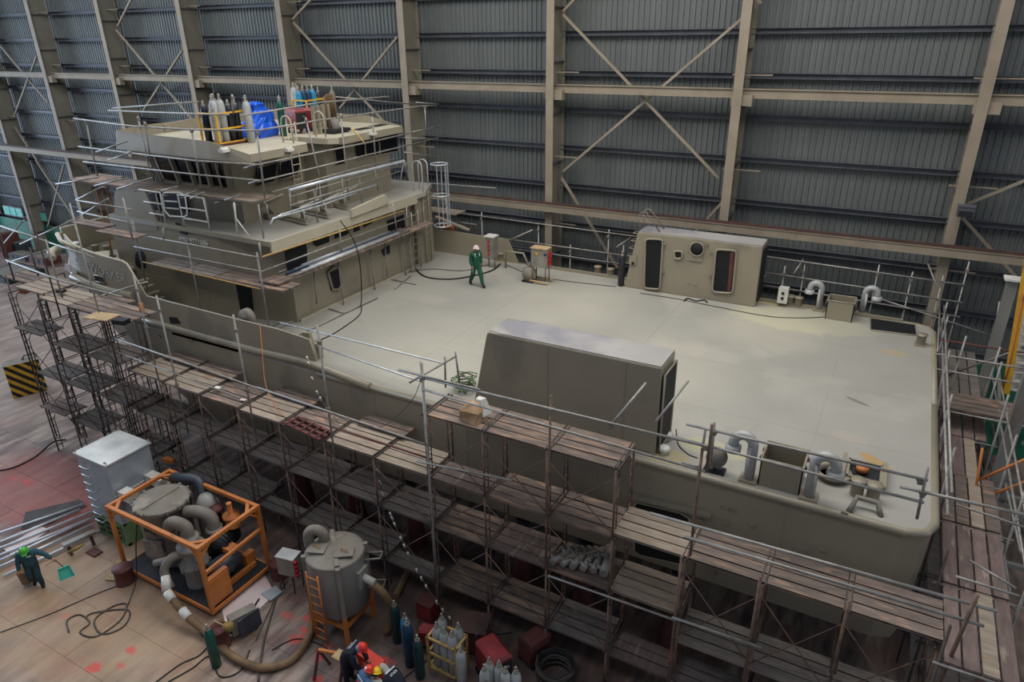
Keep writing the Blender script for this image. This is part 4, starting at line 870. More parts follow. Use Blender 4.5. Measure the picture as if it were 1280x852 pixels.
for j in range(4):
    for k in range(3): link('plank', PM[(2.3, 'plank')], s_h1, mw=TR(XA+.35-k*.3, 16.9+j*2.33, zP+.1, math.pi/2))
tb_ = ['galv', 'galvnew', 'galv', 'cylblue', 'galv', 'galvnew']
for k in range(7):
    a = Vector((XA+.42-.12*k, 16.6+.5*(k % 3), zP+.17)); b = Vector((XA+.38-.12*k, 23.4-.6*(k % 2), zP+.17)); single(MB().tube(a, b, .045, 8), 'loose_tube', tb_[k % 6], ['outermost', 'second outermost', 'third', 'middle', 'fifth', 'sixth', 'innermost'][k]+' loose steel tube lying on the planks behind the deckhouse', 'tube', 'loose tubes on the aft deckhouse planks')
for z in (6.2, 6.6, 7.0, 7.4, 7.8): pass
ld = MB(); 
for y in (23.9, 24.35): ld.tube((XA+.15, y, DZ+.1), (XA+.15, y, 8.6), .022, 6)
for k in range(8): ld.tube((XA+.15, 23.9, 6.2+.32*k), (XA+.15, 24.35, 6.2+.32*k), .016, 5)
ld.build('scaffold_ladder', 'galv', s_h1)
# ---- bow scaffold
s_bow = thing('bow_scaffold', 'dark rusty scaffold tower with a wide plank platform at the bow', 'scaffold', (-26, 13.3, 0))
for (x0, xe, y0, n) in [(-30.2, -28.5, 13.2, 3), (-28.45, -26.7, 12.75, 5), (-26.7, -24.95, 12.62, 4), (-24.95, -23.2, 12.55, 5), (-23.2, -21.6, 12.5, 4)]:
    lay(s_bow, (x0+xe)/2, y0, 6.98+(.1 if x0 < -28 else 0), n, 'plankp' if x0 > -29 and x0 < -26 else 'plank')
BX = [-28.5, -26.6, -24.6, -22.6]
for x in BX:
    z = 0
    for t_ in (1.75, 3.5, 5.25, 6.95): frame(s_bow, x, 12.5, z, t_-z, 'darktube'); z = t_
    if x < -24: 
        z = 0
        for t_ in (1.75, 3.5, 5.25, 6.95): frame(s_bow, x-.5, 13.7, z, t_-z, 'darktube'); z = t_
for i in range(3):
    for z in (1.8, 3.55, 5.3): xbrace(s_bow, BX[i], BX[i+1], 12.5, z, z+1.5, 'darktube')
    lay(s_bow, (BX[i]+BX[i+1])/2, 12.55, 3.6, 4, 'plankd'); 
    if i > 0: lay(s_bow, (BX[i]+BX[i+1])/2, 12.55, 5.2, 4, 'plankd')
lay(s_bow, -27.6, 12.3, 5.6, 3, 'plankd'); lay(s_bow, -27.6, 12.3, 2.2, 3, 'plankr'); lay(s_bow, -26, 12.5, 1.9, 4, 'plankd')
def pby(l, y, r=.025, m='galv', nm='guard_rail', par=s_bow): return MB().poly([atY(*p, y) for p in l], r*1.2, 8).build(nm, m, par)
for l, y in [(([(-5, 281), (60, 302), (180, 347), (260, 378)]), 13.4)]: pass
pby([(-6, 280), (62, 303)], 13.2, .03); pby([(8, 325), (80, 352), (153, 371)], 12.5, .028); pby([(62, 303), (118, 322)], 13.2, .026)
for a_, b_ in [((-2, 270), (18, 350)), ((50, 255), (76, 395)), ((95, 255), (137, 440)), ((14, 345), (71, 545)), ((60, 300), (78, 372)), ((155, 248), (166, 300)), ((40, 310), (48, 345))]: 
    a = atY(*a_, 12.6); b = atY(*b_, 12.6); pipe(s_bow, Vector((b.x, 12.6, a.z)), b, .026, 'darktube' if a_[0] < 60 else 'galv', 'standard')
for a_, b_ in [((25, 305), (100, 271)), ((10, 328), (60, 312)), ((5, 304), (30, 275)), ((125, 370), (184, 352)), ((96, 250), (165, 262)), ((97, 264), (168, 280)), ((95, 250), (128, 233)), ((103, 268), (135, 248)), ((70, 230), (125, 221))]: pby([a_, b_], 13.9)
t = s_bow
# small platform right of the bow at foredeck level
for j in range(2): link('plank', PM[(2.3, 'plank')], s_bow, mw=TR(-24.9, 15.0+.3*j, 9.0)); link('plank', PM[(2.3, 'plankr')], s_bow, mw=TR(-27.2, 15.3+.3*j, 9.05))
# ---- scaffold around the wheelhouse
s_wh = thing('wheelhouse_scaffold', 'galvanised tube scaffold ringing the wheelhouse with a plank walk below its windows', 'scaffold', (-22, 16.5, 9.2))
PYW = 16.3
lv2 = 10.35
for j, x in enumerate([-28.9, -27.1, -25.3, -23.5, -21.7, -20.0]):
    lay(s_wh, x, PYW+.1, lv2+.02*j, 4 if j else 5, 'plankp' if j in (3, 4, 5) else 'plank', L_=1.74, gap=.02, jit=.005)
for l in [[(103, 200), (180, 213), (300, 229), (352, 240)], [(113, 223), (170, 246), (200, 252)]]: pass
def pw(l, y, r=.025, m='galv', nm='guard_rail'): return MB().poly([atY(*p, y) for p in l], r*1.2, 8).build(nm, m, s_wh)
def pwx(l, x, r=.025, m='galv', nm='guard_rail'): return MB().poly([atX(*p, x) for p in l], r*1.2, 8).build(nm, m, s_wh)
pw([(92, 148), (168, 158), (240, 162), (322, 163)], PYW); pw([(98, 183), (245, 201), (328, 206)], PYW); pw([(104, 202), (245, 218), (328, 226)], PYW)
pw([(135, 138), (270, 143), (286, 143)], PYW+.9, .024); pw([(141, 135), (248, 127)], PYW+2, .024)
XW = -19.0
pwx([(322, 163), (400, 150), (530, 132), (545, 132)], XW); pwx([(300, 145), (400, 128), (480, 121), (487, 121)], XW-.8, .024); pwx([(320, 206), (470, 176), (547, 158)], XW); pwx([(322, 227), (470, 191), (548, 172)], XW)
pwx([(420, 121), (545, 133)], XW-2.5, .024)
pwx([(340, 240), (450, 209), (500, 197)], XW, .022)
for a_, b_ in [((172, 145), (190, 225)), ((239, 160), (252, 236)), ((321, 163), (331, 247)), ((382, 147), (408, 258)), ((426, 142), (436, 250)), ((465, 140), (470, 210)), ((531, 131), (533, 170)), ((107, 150), (122, 220)), ((181, 152), (188, 200)), ((290, 118), (292, 142))]:
    f = pw if a_[0] < 330 else pwx; f([a_, b_], PYW if a_[0] < 330 else XW, .026, nm='standard')
    p = (atY(*a_, PYW) if a_[0] < 330 else atX(*a_, XW)); coupler(s_wh, p-Vector((0, 0, .1)))
for a_, b_ in [((305, 210), (318, 206)), ((311, 229), (325, 225)), ((281, 250), (302, 243)), ((202, 238), (222, 233)), ((230, 244), (246, 238)), ((238, 248), (255, 240)), ((520, 128), (548, 130)), ((515, 165), (550, 158)), ((505, 172), (548, 174)), ((505, 190), (546, 196)), ((120, 190), (160, 176)), ((135, 200), (165, 190)), ((118, 232), (160, 222)), ((146, 236), (190, 222))]:
    f = pw if a_[0] < 330 else pwx; f([a_, b_], (PYW-.1) if a_[0] < 330 else XW, .024, nm='transom_tube')
for k in range(9): MB().tube((-27.2+k*.9, PYW, lv2-.07), (-27.2+k*.9, PYW+1.3, lv2-.07), .024, 6).build('transom_tube', 'galv', s_wh)
for k in range(3): MB().poly([(-28.2, 16.6+k*.25, 7.2), (-28.3, 16.6+k*.25, 10.2)], .03, 6).build('orange_post', 'orange', s_wh)
# deck-level rail on starboard bow and foot of wheelhouse scaffold
for x, y in ((-18.9, 16.45), (-18.8, 19.0), (-18.75, 21.5), (-21.5, 16.4), (-24.2, 16.4)): pipe(s_wh, (x, y, 9.2), (x, y, 10.4), .025, 'galv', 'standard')
# ------------------------------------------------------------------ FLOOR EQUIPMENT
# dust collector cabinet with rungs on a green base
t = thing('filter_cabinet', 'tall silver sheet-metal cabinet with rungs up its side on a pale green base', 'cabinet', (-21.55, 10.9, 0))
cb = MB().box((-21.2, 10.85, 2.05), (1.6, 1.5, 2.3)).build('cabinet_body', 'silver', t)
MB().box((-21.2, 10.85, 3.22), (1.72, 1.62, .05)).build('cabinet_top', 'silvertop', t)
for sx in (-1, 1):
    for sy in (-1, 1): MB().poly(arc((-21.2+sx*.8, 10.85+sy*.76, 3.28), .06, 0, 180, 6), .018, 6).build('lifting_eye', 'steelgrey', t)
for k in range(8):
    z = 3.0-k*.3; y = 10.08; MB().poly([(-21.55, y, z), (-21.55, y-.2, z-.03), (-21.15, y-.2, z-.03), (-21.15, y, z)], .016, 6).build('rung', 'galvnew', t)
MB().box((-20.385, 10.85, 2.0), (.02, 1.5, .03)).build('panel_seam', 'white', t)
gb_ = MB()
for sx in (-1, 1):
    for sy in (-1, 1): gb_.box((-21.2+sx*.75, 10.85+sy*.7, .45), (.12, .12, .9))
gb_.box((-21.2, 10.85, .86), (1.62, 1.52, .08)).box((-21.2, 10.85, .06), (1.62, 1.52, .1)); gb_.build('base_frame', 'palegreen', t)
MB().box((-20.41, 10.5, .45), (.03, .8, .8)).build('base_plate', 'palegreen', t)
for k in range(3): MB().box((-21.65+k*.45, 10.08, .5), (.36, .04, .6)).build('base_louvre', 'palegreen', t)
for k in range(3):
    for q in range(3): MB().box((-21.65+k*.45, 10.05, .3+q*.2), (.26, .03, .1)).build('louvre_slot', 'black', t)
for y, l in ((10.35, 1), (11.35, 1.4)):
    d_ = MB().box((-20.05-.1+l*.1, y, 2.05), (.55*l, .34, .3)).build('duct_stub', 'white', t)
# orange framed vacuum unit
X0, X1, YA, YB, ZT = -19.35, -15.3, 9.3, 11.45, 2.55
t = thing('vacuum_unit', 'orange steel frame holding grey dust tanks, pipes and a black motor', 'machine', ((X0+X1)/2, (YA+YB)/2, 0))
fr = MB()
w_ = .115
for x in (X0, X1):
    for y in (YA, YB): fr.box((x, y, ZT/2+.05), (w_*.93, w_*.93, ZT-.25))
for z in (.22, ZT-.02):
    for y in (YA, YB): fr.box(((X0+X1)/2, y, z), (X1-X0+w_, w_, w_))
    for x in (X0, X1): fr.box((x, (YA+YB)/2, z), (w_*.97, YB-YA-w_, w_*.97))
fr.build('frame', 'orange', t)
for y in (YA, YB):
    for x, s in ((X0, 1), (X1, -1)):
        MB().beam((x, y, ZT-.42), (x+s*.42, y, ZT-.02), .05, .1).build('corner_brace', 'orange', t)
for x in (X0, X1):
    for y, s in ((YA, 1), (YB, -1)): MB().beam((x, y, ZT-.4), (x, y+s*.4, ZT-.02), .1, .05).build('corner_brace', 'orange', t)
for x, s in ((X0, 1), (X1, -1)):
    for y, q in ((YA, 1), (YB, -1)): MB().beam((x+s*.4, y, ZT), (x, y+q*.4, ZT), .1, .05).build('corner_brace', 'orange', t)
MB().beam((X1, YA, 1.62), (X1, YB, 1.72), .09, .09).build('side_rail', 'orange', t)
MB().box((X1-.12, YA+.42, .78), (.16, .75, .95)).build('control_cabinet', 'orange', t)
MB().box((X1-.02, YA+.42, .78), (.03, .66, .82)).build('cabinet_door', 'orange', t)
MB().box(((X0+X1)/2, (YA+YB)/2, .27), (X1-X0, YB-YA, .05)).build('floor_plate', 'blacksteel', t)
bx, by = -18.1, 10.25
tk = MB().lathe((bx, by, 0), [(.4, .3), (.52, .6), (.72, .8), (.74, 2.5), (.8, 2.5), (.8, 2.56)], 28).build('main_dust_tank', 'tankgrey', t)
MB().lathe((bx, by, 2.56), [(.78, 0), (.82, .02), (.82, .06), (.76, .09), (0, .11)], 28).build('tank_lid', 'steelgrey', t)
for k in range(14):
    a = k*2*math.pi/14; MB().box((bx+.81*math.cos(a), by+.81*math.sin(a), 2.6), (.08, .08, .12), a).build('lid_clamp', 'steelgrey', t)
MB().box((bx, by, 2.69), (.03, 1.3, .04)).build('lid_hinge', 'ship', t)
MB().box((bx+.25, by-.73, 1.35), (.62, .08, .62), .32).build('inspection_door', 'steelgrey', t)
text('BATTERY', (bx+.02, by-.76, 1.98), Euler((math.radians(90), 0, .0)), .16, 'black', tk, .01)
cx, cy = -16.6, 9.9
MB().lathe((cx, cy, 0), [(.34, .3), (.34, .9), (.42, 1.0), (.42, 1.1), (.28, 1.25), (.34, 1.6), (.4, 1.65), (.4, 1.75), (.3, 1.8), (.2, 2.1)], 20).build('cyclone_tank', 'tankgrey', t)
for k in range(8):
    a = k*math.pi/4; MB().box((cx+.44*math.cos(a), cy+.44*math.sin(a), 1.05), (.06, .06, .16), a).build('tank_clamp', 'steelgrey', t)
def pipe2(pts, r, m='steelgrey', par=t, nm='duct_pipe', n=12): 
    # smooth bend by Catmull-Rom
    P_ = [Vector(p) for p in pts]; out = []
    for i in range(len(P_)-1):
        a = P_[max(i-1, 0)]; b = P_[i]; c = P_[i+1]; d = P_[min(i+2, len(P_)-1)]
        for k in range(6):
            u = k/6; out.append(.5*((2*b)+(c-a)*u+(2*a-5*b+4*c-d)*u*u+(3*b-a-3*c+d)*u**3))
    out.append(P_[-1])
    return MB().poly(out, r, n).build(nm, m, par) if par is not None else MB().poly(out, r, n)
pipe2([(bx+.75, by+.2, 2.3), (bx+1.2, by+.35, 2.35), (bx+1.55, by+.45, 2.2), (bx+1.6, by+.45, 1.8), (bx+1.6, by+.45, 1.3)], .19)
MB().lathe((bx+1.6, by+.45, 1.75), [(.26, 0), (.26, .1), (.19, .1)], 16).build('flange', 'steelgrey', t)
pipe2([(bx+.5, by+1.0, 2.0), (bx+.2, by+1.2, 2.6), (bx-.4, by+1.1, 2.6), (bx-.9, by+1.1, 2.45)], .17, 'motor')
MB().lathe((bx+.75, by+.95, .4), [(.36, 0), (.36, 1.7), (.2, 2.0), (0, 2.05)], 18).build('second_tank', 'tankgrey', t)
pipe2([(cx, cy, 2.0), (cx-.02, cy, 2.35), (cx-.3, cy-.1, 2.5), (cx-.62, cy-.1, 2.3), (cx-.7, cy-.1, 1.9)], .19)
MB().lathe((cx, cy, 1.95), [(.3, 0), (.3, .08), (.19, .1)], 16).build('flange', 'steelgrey', t)
pipe2([(cx, cy-.2, 1.55), (cx-.2, cy-.5, 1.55), (cx-.35, cy-.75, 1.2), (cx-.1, cy-.85, .7)], .13)
MB().tube((cx-.2, cy-.5, 1.5), (cx-.75, cy-.75, 1.3), .1, 12).build('branch_pipe', 'steelgrey', t)
MB().tube((cx+.2, cy-.05, 1.4), (cx+.55, cy, 1.45), .16, 12).build('branch_pipe', 'tankgrey', t)
rc = Vector((-16.35, 10.85, 1.35))
bl = MB().lathe(rc, [(0, -.45), (.32, -.42), (.34, .42), (0, .45)], 18, mat3=Euler((math.radians(90), 0, math.radians(20))).to_matrix()); bl.build('blower', 'blacksteel', t)
for k in range(6): MB().lathe(rc+Euler((0, 0, math.radians(20))).to_matrix() @ Vector((0, -.35+k*.14, 0)), [(.37, -.02), (.37, .02)], 16, mat3=Euler((math.radians(90), 0, math.radians(20))).to_matrix()).build('blower_rib', 'blacksteel', t)
mc = Vector((-15.85, 10.35, .95))
MB().lathe(mc, [(0, -.45), (.27, -.45), (.29, -.1), (.29, .4), (.2, .45), (0, .45)], 20, mat3=Euler((math.radians(90), 0, 0)).to_matrix()).build('motor', 'motor', t)
for k in range(10):
    a = k*math.pi*2/10; MB().box(mc+Vector((.3*math.cos(a), -.15, .3*math.sin(a))), (.025, .55, .025)).build('motor_fin', 'motor', t)
MB().box(mc+Vector((0, .3, .38)), (.3, .34, .16)).build('terminal_box', 'orange', t)
MB().lathe((-16.2, 11.15, 1.7), [(.22, 0), (.22, .08), (.14, .1), (.14, .3), (.26, .32), (.26, .42), (.08, .45), (.08, .85)], 16).build('relief_valve', 'orange', t)
MB().lathe((-16.9, 11.15, 1.3), [(.15, 0), (.15, .7), (.24, .72), (.24, .85), (0, .9)], 14).build('relief_valve', 'dkred', t)
MB().beam((X1-.5, YB-.45, .6), (X1-.5, YB-.1, .6), .2, .4).build('end_bracket', 'orange', t)
MB().beam((X1-.35, YA+.95, .38), (X1-.35, YB-.2, .38), .12, .14).build('motor_rail', 'orange', t)
for x, y in ((X0+.05, YA+.05), (X1-.05, YB+.05)):
    d_ = MB().lathe((0, 0, 0), [(.34, 0), (.34, .02), (.32, .04), (.32, .14), (.34, .16), (0, .16)], 18)
fdm = [('frame_foot', X0+.35, YA-.28), ('frame_foot', X1+.42, YB+.05)]
for n_, x, y in fdm: single(MB().lathe((x, y+.0, 0), [(.3, 0), (.3, .02), (.27, .04), (.27, .5), (.3, .52), (.3, .55), (0, .55)], 18), 'steel_drum', 'dkred', 'red-brown round steel drum at the %s foot of the orange frame' % ('far right' if x > -17 else 'left'), 'drum')
# silo tank with ladder
tx, ty, tr = -11.75, 10.95, .8
t = thing('hopper_tank', 'round dusty grey tank with a yellow ladder standing on orange legs', 'tank', (tx, ty, 0))
MB().lathe((tx, ty, 0), [(.1, .72), (tr, .95), (tr, 2.62)], 36).build('tank_shell', 'tankgrey', t)
MB().lathe((tx, ty, 2.62), [(tr, 0), (tr+.02, .03), (tr-.05, .06), (0, .16)], 36).build('tank_roof', 'steelgrey', t)
for a in (-43, 47, 137, 227): 
    a = math.radians(a); p = Vector((tx+(tr+.03)*math.cos(a), ty+(tr+.03)*math.sin(a), 0)); MB().box((p.x, p.y, 1.35), (.12, .12, 2.7), a).build('rib_channel', 'steelgrey', t)
    MB().box((p.x, p.y, .5), (.14, .14, 1.0), a).build('leg', 'orange', t)
for i in range(4):
    a = math.radians(-43+90*i); b = a+math.pi/2
    MB().beam((tx+(tr+.03)*math.cos(a), ty+(tr+.03)*math.sin(a), .62), (tx+(tr+.03)*math.cos(b), ty+(tr+.03)*math.sin(b), .62), .06, .14).build('leg_rail', 'orange', t)
MB().beam((tx-.7*math.cos(math.radians(-43)), ty-.7*math.sin(math.radians(-43)), 2.74), (tx+.75*math.cos(math.radians(-43)), ty+.75*math.sin(math.radians(-43)), 2.7), .12, .1).build('roof_channel', 'steelgrey', t)
for q in ((-.38, -.25, .4), (.38, -.02, .6)):
    MB().box((tx+q[0], ty+q[1], 2.78), (.5, .42, .03), q[2]).build('roof_hatch', 'steelgrey', t); MB().poly([(tx+q[0]-.1, ty+q[1], 2.8), (tx+q[0]-.1, ty+q[1], 2.86), (tx+q[0]+.1, ty+q[1], 2.86), (tx+q[0]+.1, ty+q[1], 2.8)], .012, 5).build('hatch_handle', 'orange', t)
pipe2([(tx-.45, ty+.1, 2.7), (tx-.45, ty+.08, 3.0), (tx-.62, ty-.02, 3.14), (tx-.8, ty-.1, 3.0), (tx-.82, ty-.12, 2.6)], .15)
MB().lathe((tx-.45, ty+.1, 2.7), [(.22, 0), (.22, .05), (.15, .07)], 14).build('flange', 'steelgrey', t)
la = math.radians(-90)
lb = MB(); dx_, dy_ = -math.sin(la), math.cos(la); ox, oy = tx+(tr+.12)*math.cos(la), ty+(tr+.12)*math.sin(la)
for s in (-.2, .2): lb.tube((ox+dx_*s, oy+dy_*s, .15), (ox+dx_*s, oy+dy_*s, 2.55), .025, 6)
for k in range(8): lb.tube((ox-dx_*.2, oy-dy_*.2, .3+.3*k), (ox+dx_*.2, oy+dy_*.2, .3+.3*k), .02, 6)
lb.build('ladder', 'orange', t)
oa = math.radians(7); MB().box((tx+(tr+.03)*math.cos(oa), ty+(tr+.03)*math.sin(oa), 2.0), (.1, .42, .55), oa).build('outlet_plate', 'tankgrey', t)
MB().tube((tx+tr*math.cos(oa), ty+tr*math.sin(oa), 2.0), (tx+(tr+.4)*math.cos(oa), ty+(tr+.4)*math.sin(oa), 1.9), .11, 12).build('outlet_pipe', 'cowl', t)
for z in (1.4, 2.4): MB().poly([(tx+.6, ty+.55, z), (tx+1.0, ty+.8, z), (tx+1.1, ty+.55, z), (tx+.75, ty+.3, z)], .03, 6).build('side_bracket', 'steelgrey', t)
# hoses
def smooth(pts, k=8):
    P_ = [Vector(p) for p in pts]; out = []
    for i in range(len(P_)-1):
        a = P_[max(i-1, 0)]; b = P_[i]; c = P_[i+1]; d = P_[min(i+2, len(P_)-1)]
        for q in range(k):
            u = q/k; out.append(.5*((2*b)+(c-a)*u+(2*a-5*b+4*c-d)*u*u+(3*b-a-3*c+d)*u**3))
    out.append(P_[-1]); return out
def line(pix, z=.02, r=.02, name='cable', m='cable', label='', cat='cable', group=None, k=8, n=6, zs=None):
    pts = [atZ(px, py, (zs[i] if zs else z)) for i, (px, py) in enumerate(pix)]
    return single(MB().poly(smooth(pts, k), r, n), name, m, label, cat, group)
line([(211, 742), (232, 768), (258, 790), (284, 815), (310, 830), (335, 834), (365, 824), (385, 797), (392, 765), (390, 740)], r=.11, name='suction_hose', m='hose', label='thick brown suction hose looping from the orange frame to the tank', cat='hose', n=12, zs=[.75, .45, .2, .12, .12, .12, .12, .12, .3, .5])
MB()
line([(463, 728), (478, 740), (489, 760), (489, 780), (482, 789)], name='outlet_hose', r=.11, m='hose', label='thick brown hose hanging from the side of the round tank', cat='hose', n=12, zs=[1.85, 1.5, .9, .35, .13])
line([(495, 745), (502, 730), (510, 715)], r=.1, z=.11, name='ground_hose', m='hose', label='short brown hose disappearing under the scaffold behind the tank', cat='hose', n=12)
hs = thing('hose_cuff', 'white cloth cuffs wrapped round the brown hose below the orange frame', 'wrapping', atZ(212, 742, .6))
for a_, za, b_, zb_ in (((207, 720), 1.05, (208, 738), .8), ((209, 740), .78, (216, 750), .66), ((228, 762), .52, (236, 772), .42)):
    MB().tube(atZ(*a_, za), atZ(*b_, zb_), .13, 10).build('cuff', 'white', hs)
line([(86, 790), (84, 775), (100, 768), (112, 778), (100, 790), (120, 795), (150, 775), (158, 755), (140, 758), (118, 775), (128, 792), (155, 782), (160, 762), (120, 765), (108, 770)], r=.025, m='cablegrey', name='coiled_cable', label='tangled dark cable coil on the open floor left of the orange frame', cat='cable')
line([(0, 790), (60, 768), (120, 742), (152, 730)], r=.014, label='thin black cable running straight across the floor to the orange frame', name='floor_cable')
line([(172, 640), (170, 680), (170, 725), (160, 755)], r=.02, label='black cable hanging down beside the orange frame corner post', name='hanging_cable', zs=[2.2, 1.2, .3, .03])
line([(0, 588), (20, 583), (45, 570), (65, 553), (82, 549)], r=.035, label='thick black cable curving over the floor to the bow scaffold', name='thick_cable')
line([(195, 852), (225, 830), (250, 818), (262, 800), (250, 790), (262, 805)], r=.02, label='black cable running to the lower picture edge left of the green cylinder', name='floor_cable')
line([(210, 852), (240, 835), (262, 820), (275, 845), (300, 838), (312, 812)], r=.02, label='black cable looping in front of the single green cylinder', name='floor_cable')
line([(320, 800), (338, 760), (345, 745), (360, 725)], r=.022, m='cablegrey', label='grey cable passing the flat control box on the floor', name='floor_cable')
line([(323, 852), (330, 800), (348, 740), (354, 718)], r=.035, m='cablegrey', label='long grey-green tube lying on the floor between frame and tank', name='floor_tube', cat='tube', k=2)
line([(340, 812), (370, 798), (400, 805), (415, 815)], r=.014, label='thin black cable across the red paint splashes', name='floor_cable')
line([(365, 655), (395, 640), (370, 630), (350, 650), (385, 668), (360, 690)], r=.02, m='cablegrey', label='loose cable loops on the floor behind the control box', name='floor_cable')
line([(500, 852), (520, 835), (545, 820), (560, 840), (600, 800), (640, 790)], r=.018, label='black cable snaking among the gas cylinders', name='floor_cable')
# string of cable ties / bulb cord hanging on the scaffold
def cord(pix, y0, y1, label, m='cablegrey', r=.012, beads=0, name='string_cord'):
    n_ = len(pix); pts = [atY(px, py, y0+(y1-y0)*i/(n_-1)) for i, (px, py) in enumerate(pix)]; s_ = smooth(pts, 4)
    if not beads: return single(MB().poly(s_, r, 5), name, m, label, 'cord')
    tt = thing(name, label, 'cord', s_[-1]); MB().poly(s_, r, 5).build('cord', m, tt)
    for i in range(beads):
        p = s_[int(i*(len(s_)-1)/beads)]; MB().tube(p, p+Vector((.05, 0, -.12)), .03, 5).build('cable_tag', 'white', tt)
cord([(383, 445), (392, 480), (408, 510), (425, 530), (462, 570), (474, 600), (478, 625)], 14.2, 12.5, 'cord with white cable tags drooping from the deck edge down the scaffold', beads=14)
cord([(487, 640), (500, 670), (520, 710), (545, 750), (575, 785)], 12.4, 11.8, 'tagged cord slanting down the lower scaffold behind the gas cylinders', beads=12)
cord([(325, 405), (328, 440), (332, 480), (345, 510), (355, 520)], 14.25, 12.6, 'thin orange hose hanging over the bulwark', 'orange', .015)
cord([(425, 275), (442, 300), (450, 330), (452, 372), (450, 383)], 17.0, 17.5, 'dark cable hanging down behind the deckhouse', 'cable', .02)
cord([(440, 160), (455, 178)], 19, 19, 'yellow strap end hanging off the wheelhouse roof', 'ltyellow', .03)
cord([(525, 478), (515, 500), (490, 525), (470, 534), (440, 528), (420, 518)], 14.2, 12.8, 'thin grey cord sagging along the hull below the trunk house')
# control box on stand by the tank
c = atZ(370, 735, 0); t = thing('control_box', 'grey control box with red sockets on a stand between orange frame and tank', 'electrical box', c)
MB().box((c.x-.1, c.y, .95), (.6, .4, .65), .2).build('box', 'boxgrey', t); MB().box((c.x-.1, c.y, 1.29), (.64, .44, .03), .2).build('lid', 'silvertop', t)
for k in range(4): MB().lathe((c.x+.24, c.y-.1+.0*k, .72+.16*k), [(.06, 0), (.06, .1), (0, .1)], 8, mat3=Euler((0, math.radians(90), 0)).to_matrix()).build('red_socket', 'redplast', t)
for sx in (-.3, .15):
    for sy in (-.18, .18): MB().tube((c.x+sx, c.y+sy, 0), (c.x+sx+.03, c.y+sy, .65), .02, 5).build('leg', 'blacksteel', t)
# flat welding control box in front, sheet with spanners, steel plate
c = atZ(310, 790, 0); t = thing('tilted_control_box', 'flat grey control box tilted open on the floor below the orange frame', 'electrical box', c)
MB().box((c.x-.12, c.y+.02, .4), (.3, .75, .6), -.35).build('box', 'steelgrey', t); MB().box((c.x+.12, c.y+.05, .38), (.03, .66, .62), -.15).build('open_lid', 'motor', t)
for k in range(3): MB().box((c.x-.2, c.y-.39, .25+.14*k), (.1, .03, .08)).build('socket', 'cylnavy', t)
pts = [atZ(*p, .012) for p in ((275, 752), (328, 713), (344, 742), (286, 798))]; t = thing('white_board_sheet', 'dusty pinkish-white sheet with tools lying beside the orange frame', 'sheet', pts[0])
MB().prism([(p.x, p.y) for p in pts], .01, .025).build('sheet', 'sheet', t)
for a_, b_, n_, w2 in (((315, 762), (324, 748), 'spanner', 'on the pinkish sheet, near its top'), ((294, 776), (308, 764), 'steel_bar', 'on the pinkish sheet, near its lower end')):
    single(MB().beam(atZ(*a_, .045), atZ(*b_, .045), .05, .03).lathe(atZ(*a_, .03), [(.05, 0), (.05, .03), (0, .03)], 8), n_, 'blacksteel', 'dark '+n_.replace('_', ' ')+' lying '+w2, 'tool')
pts = [atZ(*p, .04) for p in ((326, 742), (345, 732), (353, 740), (338, 751))]; single(MB().prism([(p.x, p.y) for p in pts], .03, .06), 'steel_plate', 'silver', 'small blue-grey steel plate at the right end of the pinkish sheet', 'plate')
# drum with brush and lone green cylinder on a trolley
c = atZ(277, 810, 0); single(MB().lathe((c.x-.1, c.y+.1, 0), [(.27, 0), (.27, .02), (.25, .04), (.25, .6), (.27, .62), (.22, .62), (.22, .5), (0, .5)], 18), 'oil_drum', 'dkred', 'rusty dark red drum behind the single green cylinder', 'drum')
c = atZ(286, 786, .7); t = thing('hand_brush', 'straw hand brush lying across the rusty drum', 'brush', c); MB().lathe(c, [(.03, -.1), (.12, 0), (.15, .15), (.08, .2)], 12).build('bristles', 'brush', t); MB().tube(c+Vector((-.05, 0, .05)), c+Vector((-.5, -.05, .12)), .02, 6).build('handle', 'wood', t)
# gas cylinders
def cyl_proto():
    p = Proto(); r = .132
    p.part('body', MB().lathe((0, 0, 0), [(.1, 0), (r, .03), (r, 1.16), (.1, 1.26), (.06, 1.33), (.045, 1.36)], 16), 'cylwhite')
    p.part('valve', MB().lathe((0, 0, 1.36), [(.03, 0), (.03, .08), (.02, .09), (.035, .1), (.035, .14), (0, .15)], 8).tube((-.06, 0, 1.43), (.06, 0, 1.43), .02, 6), 'brass')
    p.part('collar', MB().lathe((0, 0, 1.3), [(.07, 0), (.07, .05), (.05, .06)], 12), 'steelgrey', 0)
    return p
CP = cyl_proto()
def cyl(px, py, ztop, zbase, m, label, group=None, s=1.0, sub=None):
    p = atZ(px, py, ztop); return CP.place('gas_cylinder', TR(p.x, p.y, zbase, random.uniform(0, 6)) @ Matrix.Scale(s, 4), label, 'gas cylinder', group, {0: m})
def cylb(px, py, z, m, label, s=1.0, group=None):
    p = atZ(px, py, z); return CP.place('gas_cylinder', TR(p.x, p.y, z, random.uniform(0, 6)) @ Matrix.Scale(s, 4), label, 'gas cylinder', group, {0: m})
cylb(271, 832, 0, 'cylgreen', 'single green gas cylinder standing beside the rusty drum and brown hose', 1.0)
cyl(492, 750, 1.5, 0, 'cylteal', 'dark green gas cylinder nearest the round tank')
cyl(505.3, 766, 1.5, 0, 'cylcyan', 'bright blue-shouldered gas cylinder right of the dark green one near the tank')
cyl(508.5, 778, 1.5, 0, 'cylblue', 'steel-blue gas cylinder in front of the bright blue one', s=1.1)
cyl(521, 793, 1.5, 0, 'cylteal', 'dark green gas cylinder left of the faded yellow cylinder rack')
